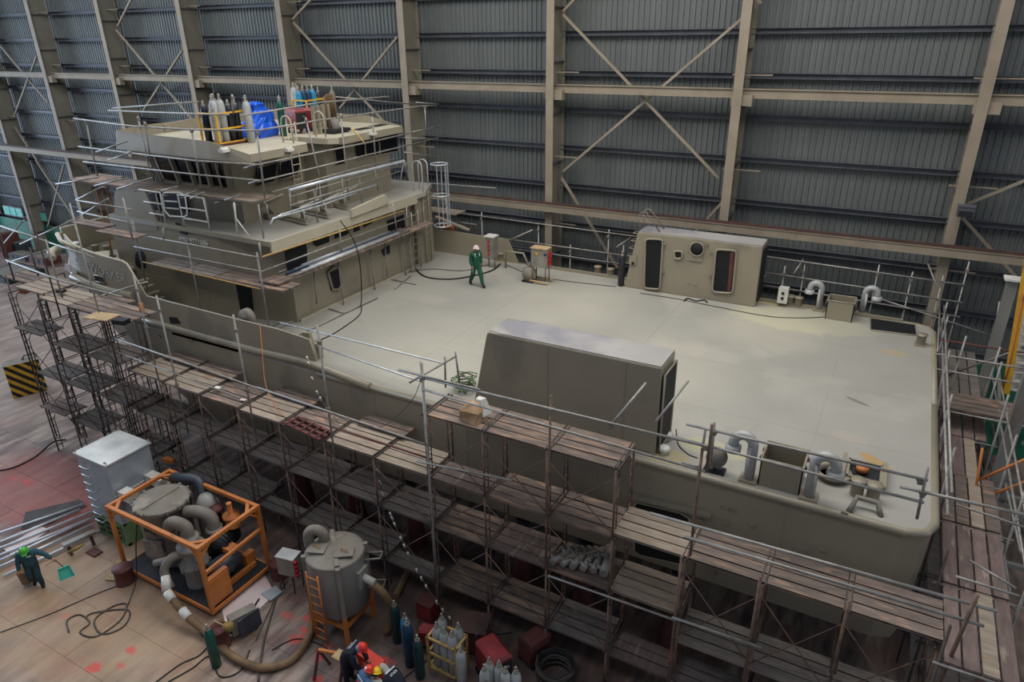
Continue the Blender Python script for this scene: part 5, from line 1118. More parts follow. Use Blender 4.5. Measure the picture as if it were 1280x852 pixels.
for px, py, lb in [(551.8, 768, 'pale grey gas cylinder at the back corner of the faded yellow rack'), (545.3, 779, 'pale grey gas cylinder leftmost in the faded yellow rack'), (554.7, 785, 'pale grey gas cylinder second from left in the faded yellow rack front'), (564.6, 790, 'pale grey gas cylinder in the middle front of the faded yellow rack'), (572.5, 779.5, 'pale grey gas cylinder at the right back of the faded yellow rack'), (575.5, 806.5, 'pale grey gas cylinder with a green mark just outside the rack corner')]:
    cyl(px, py, 1.5, 0.05 if px < 575 else 0, 'cylwhite', lb)
for px, py, lb in [(605.3, 830, 'pale grey gas cylinder leftmost of the five at the bottom edge'), (611.4, 821, 'pale grey gas cylinder behind the leftmost of the bottom five'), (623.7, 825, 'pale grey gas cylinder in the middle of the bottom five'), (631.8, 833, 'pale grey gas cylinder fourth from left of the bottom five'), (644.8, 833, 'pale grey gas cylinder rightmost of the bottom five')]:
    cyl(px, py, 1.5, 0, 'cylwhite', lb)
# faded yellow rack
pr = [atZ(*p, 1.05) for p in ((534, 797), (548, 780), (583, 795), (567, 812))]
a_ = min(p.x for p in pr); b_ = max(p.x for p in pr); c_ = min(p.y for p in pr); d_ = max(p.y for p in pr)
t = thing('cylinder_rack', 'faded yellow angle-iron rack holding pale grey cylinders on the shop floor', 'rack', ((a_+b_)/2, (c_+d_)/2, 0)); rk = MB()
for x in (a_, b_):
    for y in (c_, d_): rk.box((x, y, .55), (.06, .06, 1.1))
for z in (.04, .55, 1.07):
    for y in (c_, d_): rk.box(((a_+b_)/2, y, z), (b_-a_, .06, .06))
    for x in (a_, b_): rk.box((x, (c_+d_)/2, z), (.06, d_-c_, .06))
rk.build('rack_frame', 'ltyellow', t); MB().box(((a_+b_)/2, (c_+d_)/2, .02), (b_-a_, d_-c_, .03)).build('rack_floor', 'wood', t)
# welders
def welder(px, py, z, rz, label, s=1.0, m='red'):
    p = atZ(px, py, z); P_ = Proto(); P_.part('housing', MB().prism([(-.4, -.25), (.4, -.25), (.4, .25), (-.4, .25)], .18, .85), m)
    P_.part('top_cover', MB().loft([[Vector((x*.4, y*.26, .85)) for x, y in ((-1, -1), (1, -1), (1, 1), (-1, 1))], [Vector((x*.36, y*.18, .93)) for x, y in ((-1, -1), (1, -1), (1, 1), (-1, 1))]]), m, 0)
    P_.part('front_panel', MB().box((.41, 0, .5), (.02, .44, .6)), 'blacksteel', 0); P_.part('front_panel_knob', MB().lathe((.42, .1, .65), [(.04, 0), (.04, .04), (0, .04)], 8, mat3=Euler((0, math.radians(90), 0)).to_matrix()), 'steelgrey', 0)
    for sx in (-.28, .28):
        for sy in (-.27, .27): P_.part('wheel', MB().lathe((sx, sy, .1), [(0, -.025), (.1, -.025), (.1, .025), (0, .025)], 12, mat3=Euler((math.radians(90), 0, 0)).to_matrix()), 'black')
    P_.part('handle', MB().poly([(-.38, -.2, .86), (-.45, -.2, 1.0), (-.45, .2, 1.0), (-.38, .2, .86)], .018, 6), 'blacksteel')
    return P_.place('welding_machine', TR(p.x, p.y, z, rz) @ Matrix.Scale(s, 4), label, 'welding machine')
welder(618, 845, 0, -.5, 'red welding machine with black front behind the bottom five cylinders', 1.15)
welder(668, 822, 0, 1.2, 'red welding machine in shadow under the scaffold right of the cylinders', .95, 'dkred')
welder(538, 806, 0, .3, 'small red welding machine between blue cylinders and yellow rack', .7)
c = atZ(583, 815, 0); t = thing('steel_chest', 'dark brown steel chest under the scaffold behind the cylinder rack', 'chest', c); MB().box((c.x, c.y+.3, .4), (.9, .7, .8), .3).build('chest_body', 'dkred', t); MB().box((c.x, c.y+.3, .83), (.98, .78, .05), .3).build('chest_lid', 'rail', t)
c = atZ(514, 790, 0); t = thing('red_box', 'flat red box standing behind the blue cylinders', 'box', c); MB().box((c.x+.1, c.y+.7, .3), (.5, .4, .6)).build('box_body', 'red', t); MB().box((c.x+.1, c.y+.7, .62), (.54, .44, .03)).build('box_lid', 'dkred', t)
# jacks and stands under the hull
def stand(x, y, m, label, h=2.5):
    label = label
    P_ = Proto(); P_.part('cone', MB().lathe((0, 0, 0), [(.42, 0), (.4, .05), (.2, h*.6), (.2, h*.75)], 12), m); P_.part('jack_head', MB().lathe((0, 0, h*.75), [(.12, 0), (.12, h*.2), (.22, h*.2), (.22, h*.25), (0, h*.25)], 12), 'blacksteel')
    P_.place('hull_stand', TR(x, y, 0), label, 'stand', 'red stands under the hull')
for i, (x, lb) in enumerate(((-12, 'behind the round tank'), (-7.9, 'left of the two behind the scaffold tower'), (-5.9, 'right of the two behind the scaffold tower'), (-3.2, 'nearest the stern'), (-14.5, 'behind the orange frame'), (-17, 'farthest toward the bow'))): stand(x, 14.75, 'dkred', 'dark red cone-shaped stand under the hull edge, '+lb)
kb = MB()
for x, lb in ((-19, 'nearest the bow'), (-13, 'second from the bow'), (-9, 'at midships'), (-4.5, 'second from the stern'), (.5, 'nearest the stern')):
    t = thing('keel_block', 'stack of timber blocks in the shade under the hull, '+lb, 'block', (x, 20.7, 0), 'keel blocks under the hull')
    for k in range(5): MB().box((x, 20.7, .25+k*.5), (1.3 if k % 2 else .9, .9 if k % 2 else 1.6, .48)).build('block', 'wood', t)
# steel tubes, sheets and bench on the left
tp_ = [((-30, 690), (100, 636)), ((-30, 697), (118, 638)), ((-20, 702), (112, 648)), ((-30, 714), (118, 646)), ((4, 720), (128, 662)), ((-30, 676), (104, 630)), ((-30, 722), (116, 655))]
tl = ['topmost', 'second', 'third', 'fourth', 'nearest short', 'farthest', 'lowest long']
for i, (a, b) in enumerate(tp_): single(MB().tube(atZ(*a, .1), atZ(*b, .1), .045, 10), 'steel_tube', 'galvnew', tl[i]+' bright steel tube of the fan lying on the floor by the green base', 'tube', 'bright tubes on the floor')
pts = [atZ(*p, .02) for p in ((4, 686), (50, 658), (62, 662), (16, 696))]; single(MB().prism([(p.x, p.y) for p in pts], .01, .05), 'white_sheet', 'sheet', 'white sheet lying under the bright steel tubes', 'sheet')
pts = [atZ(*p, .02) for p in ((26, 662), (32, 640), (100, 624), (108, 632), (60, 655))]; single(MB().prism([(p.x, p.y) for p in pts], .006, .03), 'rubber_mat', 'darkmat', 'dark grey mat on the floor left of the silver cabinet', 'mat')
a = atZ(78, 682, .45); b = atZ(118, 664, .45); t = thing('steel_trestle', 'low trestle with a grey steel plank beside the sweeping worker', 'trestle', (a+b)/2)
MB().beam(a, b, .22, .1).build('plank', 'tankgrey', t)
for p in (a.lerp(b, .15), a.lerp(b, .85)): MB().beam((p.x, p.y, .4), (p.x+.05, p.y, 0), .08, .08).build('leg', 'dkred', t)
for i, (px, py, w1, w2) in enumerate([(118, 690, .45, .3), (148, 722, .7, .25), (158, 703, .6, .3)]):
    p = atZ(px, py, .03); single(MB().box((p.x, p.y, .03), (w1, w2, .06), .4*i), 'timber_offcut', 'dkred' if i == 0 else 'wood', ['dark brown offcut lying left of the green base', 'pale board sticking out from the left foot of the orange frame', 'pale board under the left side of the orange frame'][i], 'board')
# striped concrete block
bz = (atZ(17, 498, 0)+atZ(60, 487, 0))/2; c = Vector((-35.6, 15.3, 0)); A_, B_ = atZ(17, 498, 0), atZ(60, 487, 0); ax_ = (B_-A_).normalized(); nx_ = Vector((-ax_.y, ax_.x, 0)); wdt = (B_-A_).length; hh = 1.65
t = thing('barrier_block', 'big block with yellow and black diagonal stripes on the floor left of the bow', 'barrier', (A_+B_)/2)
MB().ext([A_, B_, B_+Vector((0, 0, hh)), A_+Vector((0, 0, hh))], nx_*.75).build('block_body', 'steelgrey', t)
def stripes():
    mb = MB()
    N_ = 7; s_ = (wdt+hh)/N_
    for k in range(N_):
        # band between u+v = .. clipped to the face
        def clip(c0): return [(c0, 0), (c0-hh, hh)]
        lo_, hi_ = k*s_, k*s_+s_*.5; poly_ = [(lo_, 0), (hi_, 0), (hi_-hh, hh), (lo_-hh, hh)]
        for edge in (0, 1):
            out = []
            for i in range(len(poly_)):
                p, q = poly_[i], poly_[(i+1) % len(poly_)]; ins = (lambda r: r[0] >= 0) if edge == 0 else (lambda r: r[0] <= wdt); lim = 0 if edge == 0 else wdt
                if ins(p): out.append(p)
                if ins(p) != ins(q): tt = (lim-p[0])/(q[0]-p[0]); out.append((lim, p[1]+tt*(q[1]-p[1])))
            poly_ = out
            if len(poly_) < 3: break
        if len(poly_) >= 3: mb.ext([A_-nx_*.012+ax_*(wdt-u)+Vector((0, 0, hh-v)) for u, v in poly_], -nx_*.004)
    return mb
MB().ext([A_-nx_*.01, B_-nx_*.01, B_-nx_*.01+Vector((0, 0, hh)), A_-nx_*.01+Vector((0, 0, hh))], nx_*.008).build('painted_face', 'yellow', t)
stripes().build('black_stripes', 'black', t)
single(MB().poly([Vector((A_+ax_*.8+nx_*.4)+Vector((0, 0, hh+.02))), Vector((A_+ax_*.9+nx_*.4)+Vector((0, 0, hh+.2))), Vector((A_+ax_*1.3+nx_*.45)+Vector((0, 0, hh+.2))), Vector((A_+ax_*1.4+nx_*.45)+Vector((0, 0, hh+.02)))], .05, 6), 'lifting_shackle', 'steelgrey', 'steel lifting loop on top of the striped block', 'shackle')
# things on the scaffold
c = atZ(592, 521, 6.7); t = thing('cardboard_carton', 'torn brown carton with a white sack on the top scaffold platform', 'carton', (c.x, c.y, 6.66))
MB().loft([[Vector((c.x+x, c.y+y, 6.66)) for x, y in ((-.3, -.2), (.2, -.3), (.36, .1), (-.2, .25))], [Vector((c.x+x, c.y+y, 6.95)) for x, y in ((-.25, -.25), (.28, -.22), (.3, .14), (-.28, .2))], [Vector((c.x+x, c.y+y, 7.15)) for x, y in ((-.05, -.1), (.2, -.05), (.22, .12), (.02, .16))]]).build('carton_body', 'cardboard', t)
MB().loft([[Vector((c.x+x, c.y+y, 6.8)) for x, y in ((.0, .0), (.32, -.05), (.4, .25), (.0, .3))], [Vector((c.x+x, c.y+y, 7.22)) for x, y in ((.05, .05), (.2, .02), (.26, .2), (.05, .22))]]).build('white_sack', 'white', t)
for i, (px, py) in enumerate(((388, 534),)):
    a = atZ(362, 524, 4.95); b = atZ(408, 545, 4.95); t = thing('red_ladder_section', 'short rust-red ladder section lying on the upper planks of the long scaffold', 'ladder', a)
    u = (b-a).normalized(); v = Vector((-u.y, u.x, 0))
    for s in (-.22, 0, .22): MB().beam(a+v*s, b+v*s, .09, .05).build('rail', 'dkred', t)
    for k in range(5): p = a.lerp(b, (k+.5)/5); MB().beam(p-v*.24+Vector((0, 0, .04)), p+v*.24+Vector((0, 0, .04)), .05, .03).build('rung', 'dkred', t)
# bundle of hydraulic fittings on the tower
def jackp():
    P_ = Proto(); P_.part('barrel', MB().tube((-.32, 0, .09), (.3, 0, .09), .075, 12), 'galv'); P_.part('flange', MB().tube((.28, 0, .09), (.34, 0, .09), .1, 12), 'steelgrey', 0)
    for q in (-.2, .1): P_.part('branch', MB().tube((q, 0, .09), (q, .16, .12), .04, 8).tube((q, .15, .12), (q, .18, .12), .06, 8), 'galv')
    return P_
JP = jackp(); names = ['leftmost', 'second from left', 'third from left', 'fourth from left', 'fifth from left', 'rightmost']
for i in range(6):
    p = atZ(700+i*11, 704+i*1.6, 3.13); JP.place('pipe_fitting', TR(p.x, p.y+.2, 3.12, 1.15+.12*i, 0, 0) @ Matrix.Scale(1.25 if i < 5 else 1.5, 4), 'grey branched pipe fitting on the scaffold tower, '+names[i]+' of the heap', 'pipe fitting')
c = atZ(694, 848, 0); t = thing('cable_coil', 'big coil of dark cable on the floor at the bottom edge under the scaffold', 'cable coil', c)
for k in range(14):
    r_ = .45+random.uniform(-.06, .06); MB().poly([c+Vector((r_*math.cos(a)+random.uniform(-.02, .02), r_*math.sin(a), .06+.04*k+random.uniform(-.02, .02))) for a in [i*math.pi/9 for i in range(18)]], .03, 6, closed=True).build('cable_turn', 'cable' if k % 2 else 'cablegrey', t)
for px, py, z, m_, lb, sz in [(127, 396, 7.05, 'wood', 'pale board on the bow scaffold platform', (1.0, .6, .04)), (152, 404, 7.1, 'black', 'black tool bag at the right end of the bow platform', (.5, .3, .16)), (32, 366, 6.2, 'orange', 'orange bucket hanging under the bow platform', (.3, .3, .3)), (272, 485, 5.1, 'white', 'small white rag on the long scaffold', (.22, .16, .04)), (304, 500, 5.0, 'sheet', 'small pink rag on the long scaffold', (.2, .12, .03)), (77, 365, 7.1, 'black', 'black tool case on the bow platform', (.3, .2, .1)), (212, 577, 1.7, 'orange', 'orange chain hoist hanging by the low planks behind the cabinet', (.45, .2, .15)), (178, 389, 7.0, 'orange', 'small orange lamp beside the end of the bow platform', (.12, .12, .3))]:
    p = atZ(px, py, z); single(MB().box((p.x, p.y, z+sz[2]/2), sz, .2), lb.split(' on ')[0].split(' at ')[0].split(' hanging')[0].split(' beside')[0].replace('small ', '').replace(' ', '_'), m_, lb, lb.split(' on ')[0].split(' at ')[0].split(' hanging')[0].split(' beside')[0].split(' ')[-1], bevel=.01)
# things on the main deck
c = atZ(672, 352, DZ); t = thing('distribution_box', 'grey distribution box with red sockets on a wheeled stand, on deck near the far edge', 'electrical box', c)
MB().box((c.x+.15, c.y, 1.35+DZ-.25), (.72, .4, .8)).build('box', 'boxgrey', t); MB().box((c.x+.15, c.y, DZ+1.52), (.78, .46, .04)).build('lid', 'wood', t)
for k in range(3):
    for s, m_ in ((-.4, 'cylblue'), (.4, 'redplast')): MB().box((c.x+.15+s, c.y, DZ+.9+.2*k), (.1, .2, .12)).build('socket', m_, t)
for k in (-.1, .3): MB().box((c.x+.15+k, c.y-.21, DZ+1.3), (.12, .02, .1)).build('warning_label', 'yellow' if k < .2 else 'cylblue', t)
for sx in (-.3, .3):
    for sy in (-.2, .2): MB().tube((c.x+.15+sx, c.y+sy, DZ+.05), (c.x+.15+sx, c.y+sy*.8, DZ+.75), .025, 6).build('leg', 'rusttube', t)
for sy in (-.25, .25): MB().beam((c.x-.25, c.y+sy, DZ+.1), (c.x+.6, c.y+sy, DZ+.1), .08, .05).build('skid', 'wood', t)
c = atZ(664, 352, DZ); t = thing('air_blower', 'small grey blower on deck left of the distribution box', 'blower', (c.x-.1, c.y, DZ)); MB().lathe((c.x-.1, c.y, DZ+.35), [(0, -.14), (.3, -.14), (.3, .14), (0, .14)], 14, mat3=Euler((math.radians(90), 0, .5)).to_matrix()).build('blower_casing', 'steelgrey', t); MB().tube((c.x-.1, c.y, DZ+.55), (c.x-.05, c.y, DZ+.85), .06, 8).build('outlet', 'steelgrey', t); MB().box((c.x-.1, c.y, DZ+.04), (.5, .4, .06)).build('base', 'blacksteel', t)
c = atZ(615, 334, DZ); t = thing('lamp_cabinet', 'tall narrow grey cabinet with red lamps near the far end of the deck', 'electrical box', c)
MB().box((c.x, c.y, DZ+.95), (.42, .4, .95)).build('cabinet', 'boxgrey', t); MB().box((c.x, c.y, DZ+1.46), (.5, .48, .06)).build('roof', 'white', t)
for k in range(4): MB().box((c.x-.03, c.y-.21, DZ+.65+.2*k), (.1, .03, .1)).build('red_lamp', 'redplast', t)
for sx in (-.15, .15): MB().tube((c.x+sx, c.y, DZ), (c.x+sx, c.y, DZ+.5), .03, 6).build('leg', 'steelgrey', t)
MB().poly([Vector((c.x+.6, c.y+.2, DZ)), Vector((c.x+.6, c.y+.2, DZ+.8)), Vector((c.x+1.5, c.y+.2, DZ+.8)), Vector((c.x+1.9, c.y+.2, DZ))], .05, 6).build('deck_arm', 'ship', ship)
c = atZ(558, 313, DZ); t = thing('orange_ventilation_duct', 'orange flexible duct bent over like a hook at the far left deck corner', 'duct', c); MB().poly(smooth([(c.x-.1, c.y, DZ), (c.x-.1, c.y, DZ+.9), (c.x+.05, c.y, DZ+1.2), (c.x+.3, c.y, DZ+1.15), (c.x+.35, c.y, DZ+.85)]), .17, 12).build('duct', 'orange', t)
c = atZ(534, 312, DZ); single(MB().lathe((c.x, c.y, DZ), [(.16, 0), (.16, 1.1), (.08, 1.25), (.04, 1.35), (0, 1.36)], 12), 'red_cylinder', 'redplast', 'red cylinder standing next to the caged ladder foot', 'cylinder')
c = atZ(840, 557, DZ)
cylb(776, 357, DZ, 'cylblack', 'black gas cylinder leaning at the forward end of the far trunk house', 1.0)
c = atZ(977, 382, DZ); t = thing('small_junction_box', 'small pale junction box with sockets right of the far trunk house', 'electrical box', c); MB().box((c.x, c.y, DZ+.45), (.35, .3, .6)).build('box', 'white', t)
for k in range(2): MB().box((c.x, c.y-.16, DZ+.35+.2*k), (.1, .03, .1)).build('socket', 'blacksteel', t)
for s in (-.12, .12): MB().tube((c.x+s, c.y, DZ), (c.x+s, c.y, DZ+.18), .02, 6).build('leg', 'wood', t)
c = atZ(893, 588, DZ); t = thing('floodlight_stand', 'small grey floodlight on the near deck edge between rail and goose-neck vent', 'lamp', c); MB().lathe(c+Vector((0, 0, .4)), [(0, -.1), (.22, -.1), (.26, .08), (0, .08)], 14, mat3=Euler((math.radians(70), 0, .4)).to_matrix()).build('lamp_head', 'steelgrey', t); MB().box(c+Vector((0, 0, .03)), (.5, .3, .05)).build('base', 'blacksteel', t); MB().tube(c, c+Vector((0, 0, .35)), .03, 6).build('post', 'blacksteel', t)
for px, py, lb in (((578, 487), 0, 'tangled heap of grey hoses on deck left of the near trunk house'),):
    pass
c = atZ(580, 486, DZ); t = thing('hose_heap', 'tangled heap of grey-green hoses on deck left of the near trunk house', 'hose heap', c)
for k in range(7):
    r_ = random.uniform(.2, .42); MB().poly([c+Vector((.15*random.uniform(-1, 1)+r_*math.cos(a), .1*random.uniform(-1, 1)+r_*math.sin(a), .05+.06*k)) for a in [i*math.pi/6 for i in range(12)]], .022, 5, closed=True).build('hose_turn', 'cablegrey' if k % 2 else 'palegreen', t)
def dline(pix, lb, r=.02, m='cable', z=DZ+.02): return line(pix, z, r, 'deck_cable', m, lb, 'cable')
dline([(515, 330), (530, 345), (560, 349), (590, 345), (615, 338), (625, 330)], 'thick black cable curving past the walking worker on deck', .04)
dline([(510, 340), (540, 336), (580, 338), (612, 330)], 'thin black cable behind the walking worker on deck', .014)
dline([(632, 330), (660, 342), (700, 350), (770, 358)], 'thin black cable from lamp cabinet past the distribution box', .012)
dline([(800, 366), (850, 374), (900, 384), (960, 395), (1000, 397), (1030, 396)], 'thin black cable running along the far trunk house base', .012)
dline([(855, 376), (860, 373), (870, 376), (880, 375), (884, 378)], 'short bundle of dark blue cable before the far trunk house', .03, 'cylnavy')
dline([(845, 536), (848, 555), (860, 567), (872, 572)], 'thin black cable looping beside the near trunk house aft end', .012)
dline([(452, 383), (448, 395), (420, 415), (400, 425)], 'black cable trailing on deck from the deckhouse scaffold', .02)
p = atY(349, 393, 17.0); single(MB().beam(p, p+Vector((.12, .25, -1.1)), .26, .05), 'leaning_board', 'wood', 'short pale board leaning against the deckhouse corner', 'board')
# ---- things on the wheelhouse roof
RZ = 12.0
def roofcyl(px, py, m, lb, s=1.05): return cylb(px, py, RZ, m, lb, s)
def rack(a, b, lb, z=RZ+.06, h=1.05):
    ax, bx_ = sorted((a.x, b.x)); ay, by_ = sorted((a.y, b.y)); t = thing('cylinder_rack', lb, 'rack', ((ax+bx_)/2, (ay+by_)/2, RZ)); r_ = MB()
    for x in (ax, bx_):
        for y in (ay, by_): r_.box((x, y, z+h/2), (.06, .06, h))
    for q in (.04, h*.5, h):
        for y in (ay, by_): r_.box(((ax+bx_)/2, y, z+q), (bx_-ax, .055, .055))
        for x in (ax, bx_): r_.box((x, (ay+by_)/2, z+q), (.055, by_-ay, .055))
    r_.build('rack_frame', 'yellow', t); MB().box(((ax+bx_)/2, (ay+by_)/2, z), (bx_-ax+.08, by_-ay+.1, .06)).build('rack_base', 'dkred', t)
# far-left rack
ca = atZ(283, 180, RZ); rack(ca+Vector((-.55, -.55, 0)), ca+Vector((.35, .75, 0)), 'yellow cylinder rack on the wheelhouse roof, the one nearer the bow')
for dx_, dy_, m_, lb in [(-.4, -.38, 'cylnavy', 'dark navy gas cylinder at the bow side of the roof rack'), (.1, -.38, 'cylwhite', 'pale gas cylinder left front in the roof rack nearer the bow'), (-.15, -.1, 'cylwhite', 'pale gas cylinder at the back of the roof rack nearer the bow'), (.12, -.08, 'cylwhite', 'pale gas cylinder in the middle of the roof rack nearer the bow'), (.12, .25, 'cylblack', 'black gas cylinder right of the pale ones in the bow-side roof rack'), (.12, .55, 'cylblack', 'black gas cylinder rightmost in the bow-side roof rack')]:
    CP.place('gas_cylinder', TR(ca.x+dx_, ca.y+dy_, RZ+.1) @ Matrix.Scale(1.1 if m_ == 'cylwhite' else .95, 4), lb, 'gas cylinder', None, {0: m_})
roofcyl(315, 178, 'cylwhite', 'single pale grey gas cylinder standing in front of the blue tarpaulin', 1.1)
roofcyl(355, 170, 'cylgreen', 'green gas cylinder on the wheelhouse roof right of the blue tarpaulin', 1.0)
roofcyl(372, 150, 'cylwhite', 'pale grey gas cylinder left of the blue ones in the far roof rack', 1.1)
cb_ = atZ(394, 158, RZ); rack(cb_+Vector((-.5, -.65, 0)), cb_+Vector((.3, .5, 0)), 'yellow cylinder rack with blue cylinders on the wheelhouse roof')
for k, nm_ in enumerate(('leftmost', 'second from left', 'third from left', 'rightmost')):
    CP.place('gas_cylinder', TR(cb_.x-.25, cb_.y-.5+.28*k, RZ+.1) @ Matrix.Scale(1.05, 4), 'blue gas cylinder %s in the far roof rack' % nm_, 'gas cylinder', None, {0: 'cylcyan' if k in (0, 3) else 'cylblue'})
for px, py, m_, lb in ((402, 153, 'cylblack', 'black gas cylinder right of the far roof rack'), (419, 151, 'steelgrey', 'dark grey gas cylinder farthest right on the wheelhouse roof')): roofcyl(px, py, m_, lb, 1.0)
# tarpaulin bundle
c = atZ(325, 171, RZ); tb = MB(); rings = []; rs_ = random.Random(3)
cr_ = [[1+rs_.uniform(-.14, .14) for k in range(28)] for q in range(10)]
for q, (z, sx, sy, oy) in enumerate(((0, .42, .8, 0), (.15, .45, .85, -.05), (.35, .44, .84, -.05), (.55, .4, .72, 0), (.75, .38, .62, .1), (.92, .36, .58, .1), (1.02, .26, .42, .05), (1.12, .24, .36, -.05), (1.22, .26, .4, -.1), (1.3, .1, .2, -.1))):
    rings.append([Vector((c.x+sx*math.cos(a)*cr_[q][k], c.y+.05+oy+sy*math.sin(a)*cr_[q][k], RZ+z+rs_.uniform(-.02, .02)*(z > 0))) for k, a in enumerate([k*2*math.pi/28 for k in range(28)])])
tb.loft(rings)
tb.loft([[Vector((c.x-.1+r_*math.cos(a), c.y-.85+r_*math.sin(a), RZ+z)) for a in [k*math.pi/5 for k in range(10)]] for r_, z in ((.22, 0), (.2, .3), (.12, .55), (.03, .7))])
single(tb, 'tarpaulin_bundle', 'tarp', 'machine wrapped in a bright blue tarpaulin on the wheelhouse roof', 'tarpaulin')
welder(373, 166, RZ, -.3, 'red welding machine standing upright on the wheelhouse roof beside the green cylinder', 1.0); welder(388, 163, RZ, .2, 'black and red welding machine on the wheelhouse roof behind the grab rails', .95)
c = atZ(418, 166, RZ); t = thing('hose_reel_rack', 'dark rack with bucket and brown hoses on the far half of the wheelhouse roof', 'rack', c)
MB().box(c+Vector((0, .1, .1)), (.7, 1.0, .12)).build('rack_base', 'blacksteel', t); MB().lathe(c+Vector((0, .1, .16)), [(.16, 0), (.2, .4), (.18, .4), (.14, .05)], 12).build('bucket', 'steelgrey', t)
for k in range(4): MB().poly([c+Vector((-.3, -.1+.1*k, .2)), c+Vector((-.32, -.05+.1*k, 1.3)), c+Vector((-.3, .1+.1*k, 1.45)), c+Vector((-.25, .2+.1*k, .3))], .045, 6).build('hose_loop', 'hose', t)
c = atZ(300, 172, RZ); single(MB().lathe((c.x, c.y, RZ+.16), [(0, -.14), (.15, -.14), (.15, .14), (0, .14)], 12, mat3=Euler((0, math.radians(90), .4)).to_matrix()), 'small_compressor', 'white', 'small white drum lying between the roof rack and the tarpaulin', 'drum')
# ---- far left background items
for i, (px, py, m_, nm_, lb, sz) in enumerate([(18, 345, 'blacksteel', 'steel_stack', 'dark stack of steel sections on the floor left beyond the bow', (3.5, 2.5, .5)), (38, 297, 'orange', 'orange_machine', 'orange machine by the green wall beyond the bow', (1.2, 1.0, 2.4)), (10, 318, 'dkred', 'red_container', 'dark red container at the far left edge', (1.8, 1.5, 2.0)), (58, 328, 'dkred', 'red_hose_crate', 'dark red crate on the floor beyond the bow', (2.2, 1.2, .6)), (24, 316, 'motor', 'grey_machine', 'blue-grey machine beside the orange one by the green wall', (2.0, 1.2, 1.1)), (30, 323, 'darkmat', 'dark_bench', 'low dark bench on the floor beyond the bow', (2.2, 1.0, .5))]):
    p = atZ(px, py, 0); t = thing(nm_, lb, nm_.split('_')[-1], p); MB().box((p.x, p.y, sz[2]*.45), (sz[0], sz[1], sz[2]*.9)).build('body', m_, t)
    MB().box((p.x, p.y, sz[2]*.93), (sz[0]*.8, sz[1]*.8, sz[2]*.08)).build('top', 'steelgrey', t)
    for k in range(3): MB().box((p.x-sz[0]*.3+k*sz[0]*.3, p.y-sz[1]*.51, sz[2]*.5), (sz[0]*.2, .05, sz[2]*.5)).build('panel', 'blacksteel', t)
p = atY(4, 330, 29); 
# ---- grey stair tower at the right
def stower():
    t = thing('stair_tower', 'grey steel tower with a yellow-orange railed stair at the right edge', 'stair tower', (5.6, 23.5, 0))
    ps = {}
    for i, (x, y, h) in enumerate(((3.95, 21.0, 7.9), (7.2, 21.0, 8.6), (3.7, 25.9, 8.3), (7.2, 25.9, 9.2))): MB().box((x, y, h/2), (.3, .26, h)).build('post', 'tankgrey', t)
    MB().box((3.7, 25.9, 8.32), (.5, .5, .06)).build('post_cap', 'white', t)
    for z in (1.2, 3.4): 
        for a, b in (((3.95, 21.0), (7.2, 21.0)), ((3.7, 25.9), (7.2, 25.9)), ((3.95, 21.0), (3.7, 25.9))): MB().beam((*a, z), (*b, z), .14, .14).build('cross_beam', 'tankgrey', t)
    for z in (1.2, 3.2): MB().beam((4.25, 21.0, z+2), (7.2, 21.0, z), .1, .1).build('diagonal', 'tankgrey', t); MB().beam((4.2, 21.2, z), (4.0, 25.7, z+2), .08, .08).build('diagonal', 'tankgrey', t)
    MB().beam((4.0, 25.9, 8.0), (4.7, 25.5, 5.6), .12, .12).build('diagonal', 'tankgrey', t)
    y = 24.4
    for y_, m_ in ((24.3, 'yellow'), (25.2, 'white')):
        a = atY(1257, 492, y_); b = atY(1281, 350, y_); MB().beam(a, b+(b-a)*.4, .06, .2).build('stringer', m_, t)
        MB().poly([a+Vector((-.12, -.02, .1)), a+Vector((-.12, -.02, .9)), b+Vector((-.05, -.02, 1.1))], .035, 6).build('hand_rail', 'orange', t)
    a = atY(1257, 492, 24.3); b = atY(1281, 350, 24.3)
    for i in range(12):
        p = a.lerp(b, (i+.5)/12); MB().box((p.x+.3, p.y+.45, p.z), (.5, .85, .04)).build('tread', 'white', t)
    for l in (((1222, 600), (1290, 570)), ((1222, 625), (1290, 598)), ((1212, 660), (1228, 560))): MB().poly([atY(*p, 18.9) for p in l], .035, 6).build('hand_rail', 'orange', t)
stower()
c = Vector((2.6, 13.9, 0)); t = thing('red_machine', 'red machine standing under the stern scaffold corner', 'machine', c); MB().box((1.9, 13.6, .6), (1.2, .7, 1.2)).build('body', 'redplast', t); MB().box((1.9, 13.6, 1.23), (1.0, .6, .08)).build('cover', 'black', t)
for k in range(4): MB().box((1.5+.25*k, 13.24, .7), (.12, .03, .7)).build('grille_slot', 'dkred', t)
c = atZ(1262, 700, 0); t = thing('yellow_beam', 'pale yellow painted steel beam on the floor at the right edge', 'beam', (6.2, 18.6, 0)); MB().box((6.6, 18.4, .7), (1.6, 7, .12)).box((6.6, 18.4, .1), (1.6, 7, .1)).build('flange', 'ltyellow', t); MB().box((6.6, 18.4, .4), (.1, 7, .6)).build('web', 'ltyellow', t)

